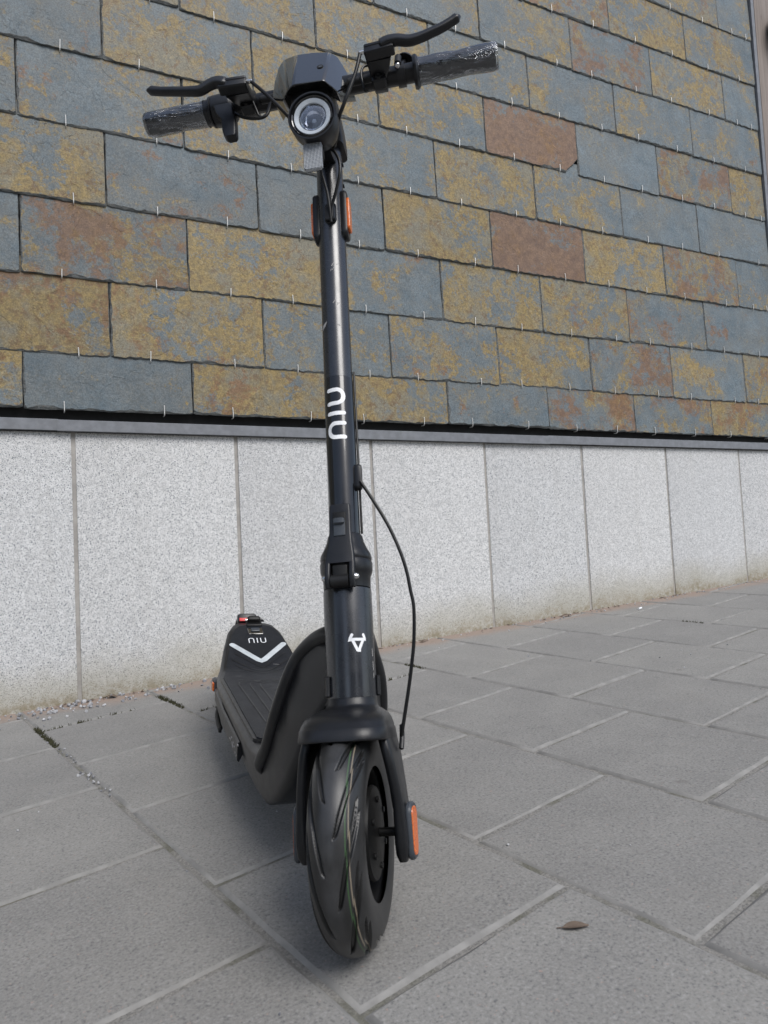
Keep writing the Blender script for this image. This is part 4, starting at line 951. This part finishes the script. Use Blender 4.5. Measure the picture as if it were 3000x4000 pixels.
# lower skirt and small fittings on the flanks
for sgn in (1, -1):
    b = MBld(); b.loft([[V((x, sgn * yy, z)) for yy, z in ((hw, zt), (hw + .0035, zt - .003), (hw + .0035, zb + .003), (hw, zb), (hw - .008, (zt + zb) / 2))] for (x, hw, zt, zb) in ((-.40, .0970, .118, .084), (-.62, .1040, .118, .086), (-.80, .1040, .118, .090))]); part(b, 'side_skirt', M['frame'], parent=body)
    b = MBld(); b.box((-.830, sgn * .1035, .118), (.018, .006, .015), .004, Matrix.Rotation(-sgn * .12, 3, 'Z')); q_ = part(b, 'reflector_holder', M['greyplastic'], parent=body)
    b = MBld(); b.box((-.826, sgn * .1100, .116), (.0085, .0022, .0100), .002, Matrix.Rotation(-sgn * .12, 3, 'Z')); part(b, 'side_reflector', M['amber'], parent=body)
b = MBld(); b.tube([(-.735, -.1040, .090), (-.715, -.1080, .082), (-.685, -.1080, .074), (-.660, -.1060, .068)], .0050, 10, sm=4); b.lathe([(.0001, .003), (.0045, .003), (.006, .001), (.006, -.003)], 14, o=(-.657, -.107, .067), d=(0, -1, 0)); part(b, 'charge_port_cap', M['dark'], MI)
b = MBld()
for q in range(9):
    p0 = V((-.40 - q * .012, -.1000 - .00038 * q, .102 + rs.uniform(-.012, .012))); b.box(p0, (rs.uniform(.002, .007), .0012, rs.uniform(.0007, .0016)), .0003, Matrix.Rotation(rs.uniform(-.6, .6), 3, 'Y'))
part(b, 'scuff', M['scuff'], parent=body)
b = MBld(); b.box((-.084, 0, .262), (.010, .030, .016), .006, Matrix.Rotation(-.28, 3, 'Y')); part(b, 'head_gusset', M['frame'], parent=body)
# kickstand on the far flank, foot on the ground
gl = V((MB[0][1], MB[1][1], MB[2][1])); gu = V((MB[0][2], MB[1][2], MB[2][2]))
def gbody(y): return -y * GN.dot(gl) / GN.dot(gu)
b = MBld(); b.tube([(-.46, .070, .050), (-.475, .100, .036), (-.50, .150, gbody(.150) + .0075)], .0068, 12); b.lathe([(.0001, -.010), (.008, -.010), (.009, .0), (.008, .010), (.0001, .010)], 12, o=(-.50, .150, gbody(.150) + .0085), d=(1, .0, 0)); part(b, 'kickstand', M['satin'], MI)

# ------------------------------------------------------------------ loose things on the paving
rg = random.Random(21)
def stone(b, p, s):
    n = V((rg.uniform(-1, 1), rg.uniform(-1, 1), rg.uniform(-1, 1))).normalized(); vs_ = []
    ico = [(0, 0, 1), (.89, 0, .45), (.28, .85, .45), (-.72, .53, .45), (-.72, -.53, .45), (.28, -.85, .45), (.72, .53, -.45), (-.28, .85, -.45), (-.89, 0, -.45), (-.28, -.85, -.45), (.72, -.53, -.45), (0, 0, -1)]
    fc = [(0, 1, 2), (0, 2, 3), (0, 3, 4), (0, 4, 5), (0, 5, 1), (1, 6, 2), (2, 7, 3), (3, 8, 4), (4, 9, 5), (5, 10, 1), (2, 6, 7), (3, 7, 8), (4, 8, 9), (5, 9, 10), (1, 10, 6), (11, 7, 6), (11, 8, 7), (11, 9, 8), (11, 10, 9), (11, 6, 10)]
    R = Matrix.Rotation(rg.uniform(0, 6.28), 3, n)
    sc_ = V((s * rg.uniform(.7, 1.3), s * rg.uniform(.7, 1.2), s * rg.uniform(.5, .9)))
    b.add([p + R @ V((x * sc_.x * rg.uniform(.75, 1.2), y * sc_.y * rg.uniform(.75, 1.2), z * sc_.z * rg.uniform(.75, 1.2))) for x, y, z in ico], fc)
b = MBld()
def gpt(x, y, h=0): return V((x, y, gz(x, y) + h))
for k_ in range(230):
    x = rg.uniform(-.12, 1.0); d = abs(rg.gauss(0, .055)) + .006
    if rg.random() < .35: x = rg.choice((.02, .06, .10, .52, .58, .64, .70)) + rg.gauss(0, .03)
    s = rg.choice((.0025, .003, .004, .005, .006, .0075)); stone(b, gpt(x, WALL_Y - d, s * .45), s)
for k_ in range(150):
    x = rg.uniform(1.0, 3.2); d = abs(rg.gauss(0, .035)) + .005; s = rg.choice((.0015, .002, .003, .004)); stone(b, gpt(x, WALL_Y - d, s * .4), s)
for k_ in range(30):
    t = rg.uniform(1.4, 2.0); pt = PEX * (PO + rg.gauss(0, .007)) + PEY * t; s = rg.choice((.002, .003, .004)); stone(b, gpt(pt.x, pt.y, s * .2), s)
for k_ in range(70):
    x, y = rg.uniform(-.3, 2.6), rg.uniform(.5, 2.2); s = rg.choice((.0012, .0016, .002, .0028)); stone(b, gpt(x, y, s * .4), s)
b.build('gravel', M['grit'], ang=20, label='grey stone chippings scattered along the foot of the granite plinth', category='gravel', kind='stuff')
b = MBld()
def mosspatch(c, L, dirv, n):
    for k_ in range(n):
        p = c + dirv * rg.uniform(-L, L) + PEX * rg.gauss(0, .004) + PEY * rg.gauss(0, .003)
        stone(b, gpt(p.x, p.y, -.002), rg.uniform(.0015, .004))
        q = gpt(p.x, p.y, 0)
        for t_ in range(2):
            a = rg.uniform(0, 6.28); e = V((math.cos(a), math.sin(a), 0)); h_ = rg.uniform(.003, .008)
            b.add([q + e * .0012, q - e * .0012, q + V((rg.gauss(0, .003), rg.gauss(0, .003), h_))], [(0, 1, 2)])
for (i, cyv, L, n) in ((0, 1.965, .05, 70), (1, 2.02, .03, 60), (1, 1.93, .05, 50), (0, 1.86, .05, 50), (2, 1.80, .05, 40), (3, 1.70, .05, 25), (6, 1.35, .04, 25)):
    mosspatch(PEX * (PO + i * PW) + PEY * cyv, L, PEY, n)
for (i, cyv) in ((0, 1.9735), (1, 1.805), (2, 1.632)):
    mosspatch(PEX * (PO + (i + .4) * PW) + PEY * cyv, .12, PEX, 35)
b.build('moss', M['moss'], ang=20, fixn=False, label='dark moss tufts growing in the paver joints near the wall', category='moss', kind='stuff')
def leaf(x, y, L, wd, rz, label, curl=.006):
    m = MBld(); n = 10; up_, lo = [], []
    rows = []
    for i in range(n + 1):
        t = i / n; hw = wd * math.sin(PI * t) ** .7 * (1.1 - .4 * t) if 0 < i < n else .0006; z = .003 + curl * math.sin(PI * t) * .6
        rows.append([V((L * (t - .5), -hw, z + hw * .25)), V((L * (t - .5), -hw * .5, z + .0008)), V((L * (t - .5), 0, z)), V((L * (t - .5), hw * .5, z + .0010)), V((L * (t - .5), hw, z + hw * .35))])
    top = [q for r_ in rows for q in r_]; f = []
    for i in range(n):
        for k_ in range(4): f.append((i * 5 + k_, i * 5 + k_ + 1, (i + 1) * 5 + k_ + 1, (i + 1) * 5 + k_))
    m.add(top, f); nb_ = len(top); m.add([q - V((0, 0, .0005)) for q in top], [tuple(reversed(q)) for q in f])
    m.tube([(-L * .5, 0, .003), (-L * .72, .002, .002)], .0006, 6)
    R = GN.to_track_quat('Z', 'Y').to_matrix().to_4x4()
    return m.build('fallen_leaf', M['leaf'], None, Matrix.Translation(gpt(x, y)) @ R @ Matrix.Rotation(rz, 4, 'Z'), fixn=False, label=label, category='leaf')
leaf(.550, .664, .030, .0065, .45, 'small dry brown leaf lying alone on the near right paving', .0015)
leaf(1.90, 2.235, .040, .009, .3, 'curled brown leaf against the foot of the fourth granite joint')
leaf(1.25, 2.238, .034, .007, 1.0, 'curled brown leaf at the wall foot just right of the scooter')
leaf(.20, 2.245, .040, .009, .2, 'dry leaf heaped against the wall at the left granite joint')
b = MBld()
for k_ in range(90):                                           # leaf crumbs swept against the wall
    x = rg.choice((.12, .30, .62, 1.08, 1.25, 1.60, 1.92, 2.1, 2.5)) + rg.gauss(0, .07); d = abs(rg.gauss(0, .018)) + .004; q = gpt(x, WALL_Y - d, .0015)
    a = rg.uniform(0, 6.28); L_ = rg.uniform(.004, .011); e = V((math.cos(a), math.sin(a), 0)) * L_; f_ = V((-math.sin(a), math.cos(a), 0)) * L_ * rg.uniform(.25, .5); z_ = V((0, 0, rg.uniform(.001, .006)))
    b.add([q - e, q + f_ + z_ * .5, q + e + z_, q - f_], [(0, 1, 2, 3)]); b.add([q - e - V((0, 0, .0006)), q + f_ + z_ * .5 - V((0, 0, .0006)), q + e + z_ - V((0, 0, .0006)), q - f_ - V((0, 0, .0006))], [(3, 2, 1, 0)])
b.build('leaf_litter', M['leaf'], ang=20, fixn=False, label='brown leaf crumbs swept against the foot of the wall', category='leaf litter', kind='stuff')
b = MBld(); p = gpt(2.189, 2.13, .0038); d_ = V((.93, .35, .06)).normalized(); b.tube([p - d_ * .013, p + d_ * .013], .0036, 12, dome=False)
b.build('cigarette_butt', M['white'], label='white cigarette butt on the paving near the wall, right side', category='cigarette butt')
b = MBld()
p = gpt(.62, 2.06, .002); b.tube([p, p + V((.05, -.008, .004)), p + V((.10, .004, .004))], .0013, 6, sm=3)
b.build('twig', M['leaf'], label='thin brown twig over the paver joint beside the scooter tail', category='twig')

# ------------------------------------------------------------------ houses added unseen behind the camera to shape the reflections in black parts
def house(name, r0, r1, dist, hgt, label, col):
    bx_ = -CF.normalized(); bx_.z = 0; bx_.normalize(); rr_ = V((CR.x, CR.y, 0)).normalized()
    c0 = bx_ * dist + rr_ * (r0 + r1) / 2; wd = r1 - r0; z0 = gz(c0.x, c0.y) - .6
    F = Matrix(((rr_.x, bx_.x, 0, c0.x), (rr_.y, bx_.y, 0, c0.y), (0, 0, 1, z0), (0, 0, 0, 1)))
    h = put(name, None, None, F, label=label, category='building', group='houses added for reflections')
    b = MBld(); bbox_(b, -wd / 2, wd / 2, 0, 6, 0, hgt); b.build('wall', plain('added_house_render_' + str(int(r0)), col, .85, 0, .3, 40), h, smooth=False)
    b = MBld(); b.loft([[V((sx, -.4, hgt)), V((sx, 3, hgt + 1.8)), V((sx, 6.4, hgt))] for sx in (-wd / 2 - .3, wd / 2 + .3)]); b.build('roof', M['dark'], h, smooth=False)
    for fl in range(int(hgt // 2.9)):
        n_ = int(wd // 2.2)
        for k_ in range(n_):
            cx_ = -wd / 2 + (k_ + .5) * wd / n_; zc_ = 1.7 + fl * 2.9
            b = MBld(); bbox_(b, cx_ - .5, cx_ + .5, -.03, -.005, zc_ - .75, zc_ + .75); w_ = b.build('window', M['white'], h, smooth=False)
            b = MBld(); bbox_(b, cx_ - .44, cx_ + .44, -.045, -.031, zc_ - .69, zc_ + .69); b.build('pane', M['piano'], w_, smooth=False)
house('added_house', -1.4, 8.0, 15, 11.6, 'dark house added unseen for reflections, straight behind the viewer', C(.055, .056, .062))
house('added_house', -26, -9.5, 15, 11.6, 'grey house added unseen for reflections, behind the viewer to one side', C(.12, .115, .11))
house('added_house', 15, 30, 17, 11.6, 'brown house added unseen for reflections, behind the viewer to the other side', C(.10, .098, .095))
